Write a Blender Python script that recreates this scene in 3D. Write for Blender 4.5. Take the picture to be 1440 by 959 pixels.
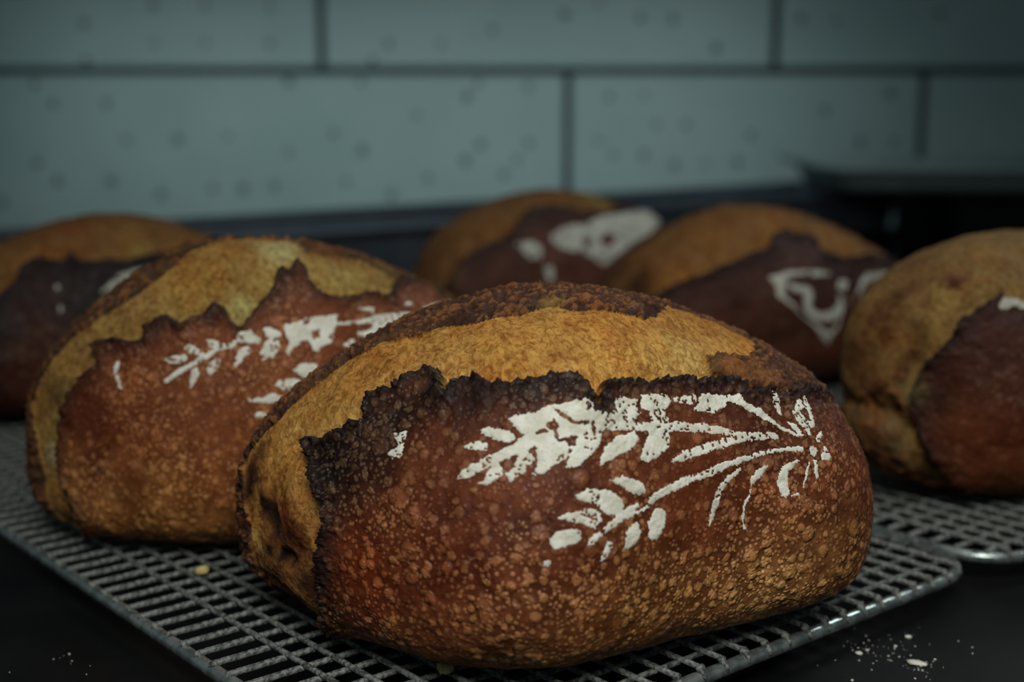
import bpy, math
import numpy as np

for o in list(bpy.data.objects):
    bpy.data.objects.remove(o)
scene = bpy.context.scene
COL = scene.collection

# ------------------------------------------------------------------ camera
cam_data = bpy.data.cameras.new('camera')
cam = bpy.data.objects.new('camera', cam_data)
COL.objects.link(cam)
scene.camera = cam
cam_data.sensor_width = 36.0
cam_data.lens = 47.5
cam.location = (0.0, 0.0, 0.22)
cam.rotation_euler = (math.radians(90 - 10.13), 0, 0)
cam_data.clip_start = 0.01
cam_data.dof.use_dof = True
cam_data.dof.focus_distance = 0.535
cam_data.dof.aperture_fstop = 5.0

# ------------------------------------------------------------------ view, world, lights
vs = scene.view_settings
vs.view_transform = 'Standard'
vs.look = 'None'
vs.gamma = 1.0
vs.use_curve_mapping = False
vs.exposure = 0.0

world = bpy.data.worlds.new('room_light')
scene.world = world
world.use_nodes = True
bg = world.node_tree.nodes['Background']
bg.inputs['Color'].default_value = (0.50, 0.72, 0.78, 1)
bg.inputs['Strength'].default_value = 0.095


def area(name, loc, target, sx, sy, power, col):
    d = bpy.data.lights.new(name, 'AREA')
    d.shape = 'RECTANGLE'
    d.size = sx
    d.size_y = sy
    d.energy = power
    d.color = col
    o = bpy.data.objects.new(name, d)
    COL.objects.link(o)
    o.location = loc
    v = np.array(target, float) - np.array(loc, float)
    v /= np.linalg.norm(v)
    o.rotation_euler = (math.acos(-v[2]), 0, math.atan2(v[1], v[0]) - math.pi / 2)
    return o


# a window in front of the counter, a ceiling lamp, and added unseen lights
win = area('window_light', (0.06, -0.30, 0.86), (0.05, 0.53, 0.02), 0.5, 0.45, 1.68, (1.0, 0.98, 0.91))
win.data.spread = math.radians(72)
area('ceiling_lamp', (-0.10, 1.00, 1.7), (-0.05, 0.90, 0.0), 0.5, 0.5, 0.9, (0.92, 1.0, 0.95))
area('rim_overhead_fill', (0.42, 0.60, 1.25), (0.20, 0.60, 0.0), 0.22, 0.22, 0.8, (0.92, 1.0, 0.97))  # added overhead for highlights on the rack rim, no such lamp is seen
area('rim_highlight_fill', (0.84, 1.20, 0.80), (0.14, 0.58, 0.0), 0.42, 0.24, 2.0, (0.92, 1.0, 1.0))  # unseen light added at the back right to put highlights on the front rim
strip = area('wall_fill_light', (-0.18, 1.72, 0.405), (-0.17, 2.2, 0.06), 1.25, 0.05, 0.64, (0.80, 1.0, 1.0))  # added just above the frame to brighten the wall, there is no shelf
strip.data.spread = math.radians(95)


# ------------------------------------------------------------------ helpers
def lin(c):
    c = np.asarray(c, float) / 255.0
    return np.where(c <= 0.04045, c / 12.92, ((c + 0.055) / 1.055) ** 2.4)


def link(o, parent=None):
    COL.objects.link(o)
    if parent is not None:
        o.parent = parent
    return o


def tag(o, label=None, category=None, group=None, kind=None):
    if label:
        o['label'] = label
    if category:
        o['category'] = category
    if group:
        o['group'] = group
    if kind:
        o['kind'] = kind
    return o


def empty(name, loc, rz=0.0):
    o = bpy.data.objects.new(name, None)
    o.empty_display_size = 0.02
    COL.objects.link(o)
    o.location = loc
    o.rotation_euler = (0, 0, rz)
    return o


def mesh_np(name, V, F, mats=(), smooth=True, attrs=None, col=None):
    """V (n,3), F (m,k) with one k for all faces"""
    me = bpy.data.meshes.new(name)
    V = np.ascontiguousarray(V, np.float32)
    F = np.ascontiguousarray(F, np.int32)
    n, k = F.shape
    me.vertices.add(len(V))
    me.vertices.foreach_set('co', V.ravel())
    me.loops.add(n * k)
    me.loops.foreach_set('vertex_index', F.ravel())
    me.polygons.add(n)
    me.polygons.foreach_set('loop_start', np.arange(0, n * k, k, dtype=np.int32))
    me.polygons.foreach_set('loop_total', np.full(n, k, np.int32))
    me.polygons.foreach_set('use_smooth', np.full(n, bool(smooth)))
    for m in mats:
        me.materials.append(m)
    if col is not None:
        a = me.color_attributes.new('bake', 'FLOAT_COLOR', 'POINT')
        c4 = np.ones((len(V), 4), np.float32)
        c4[:, :3] = col
        a.data.foreach_set('color', c4.ravel())
    for key, val in (attrs or {}).items():
        a = me.attributes.new(key, 'FLOAT', 'POINT')
        a.data.foreach_set('value', np.ascontiguousarray(val, np.float32))
    me.update()
    me.validate()
    return me


class MB:
    """collects polygons for one mesh"""

    def __init__(self):
        self.v = []
        self.f = []

    def add(self, V, F):
        b = len(self.v)
        self.v += [tuple(p) for p in V]
        self.f += [tuple(b + i for i in f) for f in F]

    def box(self, x0, x1, y0, y1, z0, z1):
        V = [(x, y, z) for x in (x0, x1) for y in (y0, y1) for z in (z0, z1)]
        self.add(V, [(0, 1, 3, 2), (4, 6, 7, 5), (0, 4, 5, 1), (2, 3, 7, 6), (0, 2, 6, 4), (1, 5, 7, 3)])

    def tube(self, pts, r, n=8, closed=False, caps=True):
        pts = np.array(pts, float)
        m = len(pts)
        V = []
        for i in range(m):
            if closed:
                t = pts[(i + 1) % m] - pts[i - 1]
            else:
                t = pts[min(i + 1, m - 1)] - pts[max(i - 1, 0)]
            t /= np.linalg.norm(t) + 1e-12
            a = np.cross(t, (0, 0, 1.0))
            if np.linalg.norm(a) < 1e-3:
                a = np.array((1.0, 0, 0))
            a /= np.linalg.norm(a)
            b = np.cross(a, t)
            rr = r[i] if hasattr(r, '__len__') else r
            for k in range(n):
                q = 2 * math.pi * k / n
                V.append(pts[i] + rr * (math.cos(q) * a + math.sin(q) * b))
        F = []
        for i in range(m if closed else m - 1):
            j = (i + 1) % m
            for k in range(n):
                l = (k + 1) % n
                F.append((i * n + k, i * n + l, j * n + l, j * n + k))
        if caps and not closed:
            F.append(tuple(range(n))[::-1])
            F.append(tuple((m - 1) * n + k for k in range(n)))
        self.add(V, F)

    def blob(self, c, rx, ry, rz, rng=None, n=8, m=5, rough=0.0):
        V = [(c[0], c[1], c[2] - rz)]
        for i in range(1, m):
            t = -math.pi / 2 + math.pi * i / m
            for k in range(n):
                q = 2 * math.pi * k / n
                g = 1 + (rng.uniform(-rough, rough) if rng is not None else 0)
                V.append((c[0] + rx * g * math.cos(t) * math.cos(q), c[1] + ry * g * math.cos(t) * math.sin(q), c[2] + rz * g * math.sin(t)))
        V.append((c[0], c[1], c[2] + rz))
        F = [(0, 1 + (k + 1) % n, 1 + k) for k in range(n)]
        for i in range(m - 2):
            for k in range(n):
                l = (k + 1) % n
                F.append((1 + i * n + k, 1 + i * n + l, 1 + (i + 1) * n + l, 1 + (i + 1) * n + k))
        t = 1 + (m - 2) * n
        e = len(V) - 1
        F += [(t + k, t + (k + 1) % n, e) for k in range(n)]
        self.add(V, F)

    def mesh(self, name, mat=None, smooth=True):
        me = bpy.data.meshes.new(name)
        me.from_pydata(self.v, [], self.f)
        if mat:
            me.materials.append(mat)
        if smooth:
            me.polygons.foreach_set('use_smooth', [True] * len(me.polygons))
        me.update()
        return me

    def build(self, name, mat, parent=None, smooth=True, bevel=0.0, segs=2):
        o = bpy.data.objects.new(name, self.mesh(name, mat, smooth))
        link(o, parent)
        if bevel:
            m = o.modifiers.new('bevel', 'BEVEL')
            m.width = bevel
            m.segments = segs
            m.limit_method = 'ANGLE'
            m.angle_limit = math.radians(40)
        return o


# ------------------------------------------------------------------ value noise
def hash3(i, j, k, seed):
    h = (i.astype(np.int64) * 374761393 + j.astype(np.int64) * 668265263 + k.astype(np.int64) * 2147483647 + seed * 974634777) & 0xffffffff
    h = ((h ^ (h >> 13)) * 1274126177) & 0xffffffff
    h = (h ^ (h >> 16)) & 0xffffffff
    return h.astype(np.float64) / 0xffffffff


def vnoise(P, freq, seed=0, octaves=1):
    """smooth value noise in -1..1 at freq cells per metre"""
    out = 0.0
    amp = 1.0
    tot = 0.0
    for o in range(octaves):
        Q = P * freq * 2 ** o + 37.7 * (o + 1)
        I = np.floor(Q)
        f = Q - I
        f = f * f * (3 - 2 * f)
        I = I.astype(np.int64)
        r = 0.0
        for a in (0, 1):
            for b in (0, 1):
                for c in (0, 1):
                    wgt = (f[..., 0] if a else 1 - f[..., 0]) * (f[..., 1] if b else 1 - f[..., 1]) * (f[..., 2] if c else 1 - f[..., 2])
                    r = r + wgt * hash3(I[..., 0] + a, I[..., 1] + b, I[..., 2] + c, seed + 17 * o)
        out = out + amp * (2 * r - 1)
        tot += amp
        amp *= 0.5
    return out / tot


def sstep(a, b, x):
    t = np.clip((x - a) / (b - a), 0, 1)
    return t * t * (3 - 2 * t)


# ------------------------------------------------------------------ materials
def new_mat(name):
    m = bpy.data.materials.new(name)
    m.use_nodes = True
    nt = m.node_tree
    return m, nt, nt.nodes['Principled BSDF']


class NT:
    def __init__(self, nt):
        self.nt = nt

    def n(self, typ, **kw):
        nd = self.nt.nodes.new(typ)
        for k, v in kw.items():
            if k.startswith('i_'):
                key = k[2:]
                nd.inputs[int(key) if key.isdigit() else key.replace('_', ' ')].default_value = v
            else:
                setattr(nd, k, v)
        return nd

    def l(self, a, b):
        self.nt.links.new(a, b)

    def math(self, op, a, b=None, clamp=False):
        nd = self.nt.nodes.new('ShaderNodeMath')
        nd.operation = op
        nd.use_clamp = clamp
        for i, v in enumerate((a, b)):
            if v is None:
                continue
            if isinstance(v, (int, float)):
                nd.inputs[i].default_value = v
            else:
                self.l(v, nd.inputs[i])
        return nd.outputs[0]

    def ramp(self, val, a, b, c=0.0, d=1.0, smooth=True):
        nd = self.nt.nodes.new('ShaderNodeMapRange')
        nd.interpolation_type = 'SMOOTHSTEP' if smooth else 'LINEAR'
        self.l(val, nd.inputs[0])
        for i, v in enumerate((a, b, c, d)):
            nd.inputs[i + 1].default_value = v
        return nd.outputs[0]

    def mix(self, fac, a, b, mode='MIX'):
        nd = self.nt.nodes.new('ShaderNodeMix')
        nd.data_type = 'RGBA'
        nd.blend_type = mode
        for sock, v in ((nd.inputs[0], fac), (nd.inputs[6], a), (nd.inputs[7], b)):
            if isinstance(v, (int, float)):
                sock.default_value = v
            elif isinstance(v, tuple):
                sock.default_value = (*v, 1)
            else:
                self.l(v, sock)
        return nd.outputs[2]


def mat_bread():
    m, nt, bs = new_mat('baked_crust')
    g = NT(nt)
    col = g.n('ShaderNodeAttribute', attribute_name='bake').outputs['Color']
    blis = g.n('ShaderNodeAttribute', attribute_name='blister').outputs['Fac']
    crumb = g.n('ShaderNodeAttribute', attribute_name='crumb').outputs['Fac']
    co = g.n('ShaderNodeTexCoord').outputs['Object']
    warp = g.n('ShaderNodeTexNoise', i_Scale=90.0, i_Detail=2.0)
    g.l(co, warp.inputs['Vector'])
    vm = g.n('ShaderNodeVectorMath', operation='MULTIPLY_ADD')
    g.l(warp.outputs['Color'], vm.inputs[0])
    vm.inputs[1].default_value = (0.0035, 0.0035, 0.0035)
    g.l(co, vm.inputs[2])
    P = vm.outputs[0]
    dens = g.n('ShaderNodeTexNoise', i_Scale=28.0, i_Detail=2.0)
    g.l(co, dens.inputs['Vector'])
    dn = dens.outputs['Fac']
    domes = []
    for sc, r0, keep in ((118.0, 0.48, 0.56), (225.0, 0.55, 0.27), (520.0, 0.58, 0.20)):
        v = g.n('ShaderNodeTexVoronoi', i_Scale=sc)
        v.feature = 'F1'
        g.l(P, v.inputs['Vector'])
        sep = g.n('ShaderNodeSeparateColor')
        g.l(v.outputs['Color'], sep.inputs[0])
        sel = g.math('ADD', sep.outputs[0], g.math('MULTIPLY', g.math('SUBTRACT', dn, 0.5), 1.2))
        on = g.ramp(sel, keep, keep + 0.12)
        rr = g.math('ADD', g.math('MULTIPLY', sep.outputs[1], 0.25), r0 - 0.2)
        q = g.math('DIVIDE', v.outputs['Distance'], rr)
        dome = g.math('SQRT', g.math('SUBTRACT', 1.0, g.math('MINIMUM', g.math('MULTIPLY', q, q), 1.0)))
        domes.append(g.math('MULTIPLY', g.math('MULTIPLY', dome, on), blis))
    big, midd, sml = domes
    # away from the underside the small blisters melt into smooth patches
    calm = g.ramp(dn, 0.36, 0.56)
    sml = g.math('MULTIPLY', sml, g.math('ADD', 0.6, g.math('MULTIPLY', calm, 0.4)))
    midd = g.math('MULTIPLY', midd, g.math('ADD', 0.7, g.math('MULTIPLY', calm, 0.3)))
    # blisters: thin skin over a pocket of gas, lighter and yellower than the crust around
    lightc = g.mix(0.35, g.mix(1.0, col, (2.5, 2.9, 3.0), 'MULTIPLY'), (0.40, 0.235, 0.085))
    midc = g.mix(0.25, g.mix(1.0, col, (1.9, 2.15, 2.1), 'MULTIPLY'), (0.32, 0.15, 0.055))
    darkc = g.mix(1.0, col, (0.48, 0.40, 0.42), 'MULTIPLY')
    n1 = g.n('ShaderNodeTexNoise', i_Scale=70.0, i_Detail=4.0, i_Roughness=0.6)
    g.l(co, n1.inputs['Vector'])
    base = g.mix(g.math('MULTIPLY', g.ramp(n1.outputs['Fac'], 0.40, 0.62), 0.85), darkc, col)
    base = g.mix(blis, col, base)
    n2 = g.n('ShaderNodeTexNoise', i_Scale=330.0, i_Detail=4.0, i_Roughness=0.7)
    g.l(co, n2.inputs['Vector'])
    base = g.mix(g.math('MULTIPLY', g.ramp(n2.outputs['Fac'], 0.36, 0.56, 1.0, 0.0), g.math('MULTIPLY', blis, 0.75)), base, darkc)
    c = g.mix(g.math('MULTIPLY', g.ramp(sml, 0.15, 1.0), 0.85), base, lightc)
    c = g.mix(g.math('MULTIPLY', g.ramp(midd, 0.1, 1.0), 0.85), c, lightc)
    c = g.mix(g.math('MULTIPLY', g.ramp(big, 0.1, 1.0), 0.75), c, midc)
    # torn crumb: fibrous, mottled, with golden and orange flecks
    mp = g.n('ShaderNodeMapping')
    mp.inputs['Scale'].default_value = (1.0, 0.72, 0.72)
    mp.inputs['Rotation'].default_value = (0.2, 0.3, 0.35)
    g.l(P, mp.inputs['Vector'])
    f1 = g.n('ShaderNodeTexNoise', i_Scale=430.0, i_Detail=6.0, i_Roughness=0.72, i_Distortion=0.7)
    g.l(mp.outputs[0], f1.inputs['Vector'])
    f2 = g.n('ShaderNodeTexNoise', i_Scale=110.0, i_Detail=4.0, i_Roughness=0.6, i_Distortion=0.8)
    g.l(mp.outputs[0], f2.inputs['Vector'])
    cd = g.mix(1.0, col, (0.46, 0.28, 0.17), 'MULTIPLY')
    cl = g.mix(1.0, col, (1.38, 1.50, 1.75), 'MULTIPLY')
    k1 = g.mix(g.ramp(f2.outputs['Fac'], 0.38, 0.60), g.mix(0.75, col, cd), col)
    k2 = g.mix(g.ramp(f1.outputs['Fac'], 0.36, 0.62), g.mix(0.6, k1, cd), g.mix(0.7, k1, cl))
    c = g.mix(crumb, c, k2)
    g.l(c, bs.inputs['Base Color'])
    # relief
    h = g.math('MULTIPLY', big, 0.0013)
    h = g.math('ADD', h, g.math('MULTIPLY', midd, 0.0011))
    h = g.math('ADD', h, g.math('MULTIPLY', sml, 0.0006))
    h = g.math('ADD', h, g.math('MULTIPLY', n1.outputs['Fac'], 0.0008))
    h = g.math('ADD', h, g.math('MULTIPLY', g.math('MULTIPLY', f1.outputs['Fac'], crumb), 0.0011))
    h = g.math('ADD', h, g.math('MULTIPLY', g.math('MULTIPLY', f2.outputs['Fac'], crumb), 0.0022))
    n3 = g.n('ShaderNodeTexNoise', i_Scale=900.0, i_Detail=3.0, i_Roughness=0.7)
    g.l(co, n3.inputs['Vector'])
    h = g.math('ADD', h, g.math('MULTIPLY', n3.outputs['Fac'], 0.00035))
    bp = g.n('ShaderNodeBump', i_Strength=0.9, i_Distance=1.0)
    g.l(h, bp.inputs['Height'])
    g.l(bp.outputs[0], bs.inputs['Normal'])
    ro = g.ramp(n1.outputs['Fac'], 0.3, 0.7, 0.46, 0.70)
    wet = g.math('MAXIMUM', g.math('MAXIMUM', sml, midd), big)
    ro = g.math('SUBTRACT', ro, g.math('MULTIPLY', wet, 0.26))
    g.l(g.math('ADD', ro, g.math('MULTIPLY', crumb, 0.25)), bs.inputs['Roughness'])
    g.l(g.math('ADD', 0.2, g.math('MULTIPLY', wet, 0.35)), bs.inputs['Specular IOR Level'])
    return m


def mat_flour(name='flour', k=1.0):
    m, nt, bs = new_mat(name)
    g = NT(nt)
    co = g.n('ShaderNodeTexCoord').outputs['Object']
    n1 = g.n('ShaderNodeTexNoise', i_Scale=900.0, i_Detail=4.0)
    n2 = g.n('ShaderNodeTexNoise', i_Scale=160.0, i_Detail=3.0)
    g.l(co, n1.inputs['Vector'])
    g.l(co, n2.inputs['Vector'])
    c = g.mix(g.ramp(n2.outputs['Fac'], 0.35, 0.65), tuple(v * k for v in (0.66, 0.65, 0.54)), tuple(v * k for v in (0.80, 0.80, 0.71)))
    c = g.mix(g.math('MULTIPLY', g.ramp(n1.outputs['Fac'], 0.62, 0.74), 0.5), c, (0.30, 0.20, 0.11))
    g.l(c, bs.inputs['Base Color'])
    bp = g.n('ShaderNodeBump', i_Strength=0.8, i_Distance=0.0006)
    g.l(n1.outputs['Fac'], bp.inputs['Height'])
    g.l(bp.outputs[0], bs.inputs['Normal'])
    bs.inputs['Roughness'].default_value = 0.95
    bs.inputs['Specular IOR Level'].default_value = 0.1
    return m


def mat_simple(name, c0, c1, scale, rough, metal=0.0, bump=0.0, r2=None, detail=4.0):
    m, nt, bs = new_mat(name)
    g = NT(nt)
    co = g.n('ShaderNodeTexCoord').outputs['Object']
    n1 = g.n('ShaderNodeTexNoise', i_Scale=scale, i_Detail=detail, i_Roughness=0.6)
    g.l(co, n1.inputs['Vector'])
    c = g.mix(g.ramp(n1.outputs['Fac'], 0.35, 0.65), tuple(c0), tuple(c1))
    g.l(c, bs.inputs['Base Color'])
    g.l(g.ramp(n1.outputs['Fac'], 0.3, 0.7, rough, r2 if r2 is not None else rough), bs.inputs['Roughness'])
    bs.inputs['Metallic'].default_value = metal
    if bump:
        bp = g.n('ShaderNodeBump', i_Strength=1.0, i_Distance=bump)
        g.l(n1.outputs['Fac'], bp.inputs['Height'])
        g.l(bp.outputs[0], bs.inputs['Normal'])
    return m


M_BREAD = mat_bread()
M_FLOUR = mat_flour()
M_FLOUR_DARK = mat_flour('dark_flour', 0.70)  # same flour in a darker colour, for the loaves further back
M_WIRE = mat_simple('dusty_wire', (0.050, 0.056, 0.053), (0.27, 0.29, 0.265), 520.0, 0.50, 0.35, 0.0007, 0.75)
M_RIM = mat_simple('worn_chrome', (0.24, 0.29, 0.28), (0.46, 0.52, 0.50), 140.0, 0.10, 0.80, 0.00012, 0.38)
M_TABLE = mat_simple('black_steel_counter', (0.0012, 0.0016, 0.0024), (0.0035, 0.0036, 0.0044), 14.0, 0.5, 0.0, 0.0, 0.6)
M_TABLE.node_tree.nodes['Principled BSDF'].inputs['Specular IOR Level'].default_value = 0.28
M_TILE = mat_simple('glazed_tile', (0.305, 0.40, 0.395), (0.34, 0.435, 0.425), 5.0, 0.45, 0.0, 0.0)
M_GROUT = mat_simple('dark_grout', (0.022, 0.032, 0.036), (0.035, 0.045, 0.048), 60.0, 0.9)
M_SPECK = mat_simple('glaze_pit', (0.07, 0.095, 0.09), (0.09, 0.115, 0.11), 200.0, 0.6)
M_PAN = mat_simple('dark_pan_steel', (0.070, 0.088, 0.112), (0.088, 0.108, 0.132), 30.0, 0.45, 0.4, 0.0, 0.6)
M_PANB = mat_simple('blackened_pan', (0.002, 0.0024, 0.003), (0.005, 0.0055, 0.006), 30.0, 0.75, 0.0, 0.0, 0.85)
M_PANB.node_tree.nodes['Principled BSDF'].inputs['Specular IOR Level'].default_value = 0.08
M_TRAY = mat_simple('grey_tray_steel', (0.15, 0.20, 0.20), (0.18, 0.23, 0.23), 20.0, 0.5, 0.3, 0.0, 0.6)
M_CRUMB = mat_simple('crumb', (0.42, 0.31, 0.10), (0.58, 0.48, 0.22), 900.0, 0.9)

# ------------------------------------------------------------------ counter and wall
ZT = -0.020
mb = MB()
mb.box(-2.4, 2.4, -0.6, 2.24, ZT - 0.04, ZT)
counter = mb.build('counter', M_TABLE, None, smooth=False)
tag(counter, 'black steel counter top that the wire racks stand on', 'counter')

WY = 2.20
mb = MB()
mb.box(-2.4, 2.4, WY, WY + 0.10, -0.5, 1.6)
wall = mb.build('wall_back', M_GROUT, None, smooth=False)
tag(wall, kind='structure')
# tiles: (x0, x1) per course, joints 8 mm wide, courses 0.33 m high
J = 0.0125
SPECKS = [(217, 8), (289, 8), (380, 10), (120, 33), (219, 60), (290, 60), (380, 61), (123, 85), (547, 62), (620, 62), (693, 43), (525, 85), (603, 87),
          (842, 5), (794, 22), (900, 26), (946, 27), (1006, 68), (1125, 27), (1175, 30), (1320, 20),
          (50, 118), (77, 146), (152, 145), (180, 197), (251, 195), (322, 191), (55, 230), (82, 254), (158, 254), (228, 273), (300, 265), (343, 265), (387, 262), (6, 285),
          (407, 115), (508, 115), (469, 188), (510, 211), (406, 214), (586, 161), (657, 136), (672, 117), (676, 204), (655, 226), (602, 250), (488, 256), (551, 274), (708, 245),
          (743, 122), (744, 202), (727, 224), (857, 136), (906, 134), (922, 175), (965, 175), (842, 198), (862, 218), (905, 218), (948, 232), (990, 230), (1036, 228), (1055, 190), (1110, 225),
          (1208, 200), (1256, 200), (1250, 130), (1160, 155), (1100, 222)]


def wall_xz(px, py):
    """where a speck sits on the wall, in metres"""
    p = math.radians(10.13)
    a, b = (px - 720) / 1900.0, -(py - 479.5) / 1900.0
    y = math.cos(p) + b * math.sin(p)
    return a * WY / y, 0.22 + (-math.sin(p) + b * math.cos(p)) * WY / y


courses = [(0.2647 + 0.33, 0.2647 + 0.66, [-1.40, -0.66, 0.09, 0.83, 1.55]),
           (0.2647, 0.2647 + 0.33, [-1.744, -1.024, -0.303, 0.4183, 1.139, 1.86]),
           (0.2647 - 0.33, 0.2647, [-1.70, -0.98, 0.0892, 0.6578, 1.38])]
spk = [wall_xz(*s) for s in SPECKS]
srng = np.random.default_rng(3)
for s in range(26):
    spk.append((srng.uniform(-1.3, 1.4), srng.uniform(0.39, 0.9)))
for z0, z1, xs in courses:
    for x0, x1 in zip(xs[:-1], xs[1:]):
        a0, a1, b0, b1 = x0 + J / 2, x1 - J / 2, z0 + J / 2, z1 - J / 2
        mb = MB()
        mb.box(a0, a1, WY - 0.006, WY + 0.001, b0, b1)
        t = mb.build('tile', M_TILE, wall, smooth=False, bevel=0.002)
        pm = MB()
        for (sx, sz) in spk:
            if a0 + 0.01 < sx < a1 - 0.01 and b0 + 0.01 < sz < b1 - 0.01:
                r = 0.0062 * srng.uniform(0.75, 1.2)
                k = 10
                V = [(sx, WY - 0.0068, sz)] + [(sx + r * (1 + srng.uniform(-.2, .2)) * math.cos(2 * math.pi * i / k), WY - 0.0062, sz + r * 1.1 * (1 + srng.uniform(-.2, .2)) * math.sin(2 * math.pi * i / k)) for i in range(k)]
                pm.add(V, [(0, 1 + i, 1 + (i + 1) % k) for i in range(k)])
        if pm.v:
            o = pm.build('glaze_speck', M_SPECK, t)
            tag(o, kind='stuff')

# ------------------------------------------------------------------ pans behind the loaves
E1 = np.array((0.766, 0.643))      # along the front edge of the racks
E2 = np.array((-0.643, 0.766))     # along their long side, away from the camera


def pan(name, origin, ang, length, depth, height, wall_t, flare, rim_r, mat, rim_mat, label, cat, z0, group=None):
    """open pan: floor, flared side walls with thickness, rolled rim"""
    t = empty(name, (origin[0], origin[1], z0), ang)
    tag(t, label, cat, group)

    def ring(x0, x1, y0, y1, z, r=0.02, n=5):
        out = []
        for cx, cy, q0 in ((x1 - r, y1 - r, 0), (x0 + r, y1 - r, 1), (x0 + r, y0 + r, 2), (x1 - r, y0 + r, 3)):
            for i in range(n):
                q = (q0 + i / (n - 1)) * math.pi / 2
                out.append((cx + r * math.cos(q), cy + r * math.sin(q), z))
        return out
    f = flare
    rings = [ring(f, length - f, f, depth - f, 0.0), ring(0, length, 0, depth, height),
             ring(wall_t, length - wall_t, wall_t, depth - wall_t, height), ring(f + wall_t, length - f - wall_t, f + wall_t, depth - f - wall_t, wall_t)]
    n = len(rings[0])
    mb = MB()
    V = [p for r in rings for p in r]
    F = [tuple(range(n))[::-1], tuple(3 * n + i for i in range(n))]
    for k in range(3):
        for i in range(n):
            j = (i + 1) % n
            F.append((k * n + i, k * n + j, (k + 1) * n + j, (k + 1) * n + i))
    mb.add(V, F)
    mb.build('pan_body', mat, t, smooth=False)
    mb = MB()
    mb.tube(ring(0, length, 0, depth, height), rim_r, 8, closed=True)
    mb.build('rolled_rim', rim_mat, t)
    return t


AE1 = math.atan2(E1[1], E1[0])
far = np.array((0.44, 2.085))      # far right end of the pans' back rim
L_P = 1.42
o0 = far - E1 * L_P - E2 * 0.19
pan('baking_pan', o0, AE1, L_P, 0.19, 0.052, 0.003, 0.010, 0.0045, M_PANB, M_PANB, 'long black baking pan lying under the blue-grey pan behind the loaves', 'pan', ZT)
pan('baking_pan', o0, AE1, L_P, 0.19, 0.054, 0.003, 0.010, 0.0060, M_PAN, M_PAN, 'long blue-grey steel baking pan stacked on top of the black pan by the wall', 'pan', ZT + 0.0575)
# right: black crate with a grey tray lying on it
pan('bread_crate', (0.574, 1.76), 0.0, 0.75, 0.30, 0.118, 0.004, 0.006, 0.005, M_PANB, M_PANB, 'black deep metal crate behind the right loaves, under the grey tray', 'crate', ZT)
pan('sheet_tray', (0.415, 1.77), -0.02, 0.90, 0.28, 0.026, 0.003, 0.012, 0.004, M_TRAY, M_TRAY, 'shallow grey metal tray lying on the black crate at the right end of the wall', 'tray', ZT + 0.1235)

# ------------------------------------------------------------------ wire racks
PITCH = 0.0132
WIRE_R = 0.00135


def rack(corner, width, length, label, n_skip, z_off=0.0, first=0.0255):
    """corner: front right corner; width along -E1, length along E2. Local x to the left, y to the back"""
    ang = math.atan2(E2[1], E2[0]) - math.pi / 2
    t = empty('wire_rack', (corner[0], corner[1], 0.0 + z_off), ang)
    tag(t, label, 'rack', 'wire cooling racks')
    R = 0.030
    pts = []
    for cx, cy, q0 in ((-R, length - R, 0), (-width + R, length - R, 1), (-width + R, R, 2), (-R, R, 3)):
        for i in range(9):
            q = (q0 + i / 8) * math.pi / 2
            pts.append((cx + R * math.cos(q), cy + R * math.sin(q), -0.0062))
    mb = MB()
    mb.tube(pts, 0.0031, 12, closed=True)
    mb.build('rim', M_RIM, t)
    rng = np.random.default_rng(5)

    def inset(d):  # how far the rounded corner pulls a wire end in at distance d from the edge
        return R - math.sqrt(max(0.0, R * R - (R - d) ** 2)) if d < R else 0.0
    cache = {}
    welds = MB()
    hooks = MB()

    def wire(p0, p1):
        key = round(float(np.linalg.norm(np.subtract(p1, p0))), 4)
        if key not in cache:
            n = 7
            m = MB()
            pp = []
            rr = []
            for i in range(n):
                f = i / (n - 1)
                pp.append((key * f, 0, rng.normal() * 0.00012 if 0 < i < n - 1 else 0))
                rr.append(WIRE_R * (1 + rng.uniform(-.08, .1)))
            m.tube(pp, rr, 8)
            cache[key] = m.mesh('wire', M_WIRE)
        o = bpy.data.objects.new('wire', cache[key])
        link(o, t)
        o.location = p0
        o.rotation_euler = (0, 0, math.atan2(p1[1] - p0[1], p1[0] - p0[0]))
        for p in (p0, p1):
            welds.blob((p[0], p[1], p[2] - 0.0004), 0.0021, 0.0021, 0.0018, rng, 6, 4, 0.25)
    # cross wires, running between the long sides; they lie on the rim
    k = 0
    y = PITCH * 0.85
    while y < length - 0.006:
        d = inset(min(y, length - y))
        wire((-width + d, y, -0.0028), (-d, y, -0.0028))
        y += PITCH
    # long wires, running front to back, over the cross wires
    n = int((width - 0.012) / PITCH)
    for k in range(n + 1):
        xl = first + k * PITCH
        if xl > width - 0.006:
            break
        d = inset(min(xl, width - xl))
        wire((-width + xl, d, -0.00135), (-width + xl, length - d, -0.00135))
        # the end is bent down over the rim
        if d < 0.02:
            hooks.tube([(-width + xl, d + 0.002, -0.0017), (-width + xl, d - 0.0008, -0.0024), (-width + xl, d - 0.0027, -0.0041), (-width + xl, d - 0.0033, -0.0060)], [0.0013, 0.0013, 0.0011, 0.0006], 7)
    tag(welds.build('weld_spots', M_WIRE, t), kind='stuff')
    tag(hooks.build('bent_wire_ends', M_WIRE, t), kind='stuff')
    # small feet
    for fx, fy in ((-0.21, 0.002), (-width + 0.05, 0.002), (-0.05, length - 0.002), (-width + 0.05, length - 0.002)):
        m = MB()
        m.tube([(fx - 0.012, fy, -0.007), (fx - 0.010, fy, -0.016), (fx - 0.004, fy, -0.0185), (fx + 0.004, fy, -0.0185), (fx + 0.010, fy, -0.016), (fx + 0.012, fy, -0.007)], 0.0015, 8)
        m.build('foot', M_RIM, t)
    return t


c1 = np.array((-0.1031, 0.4913))
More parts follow.
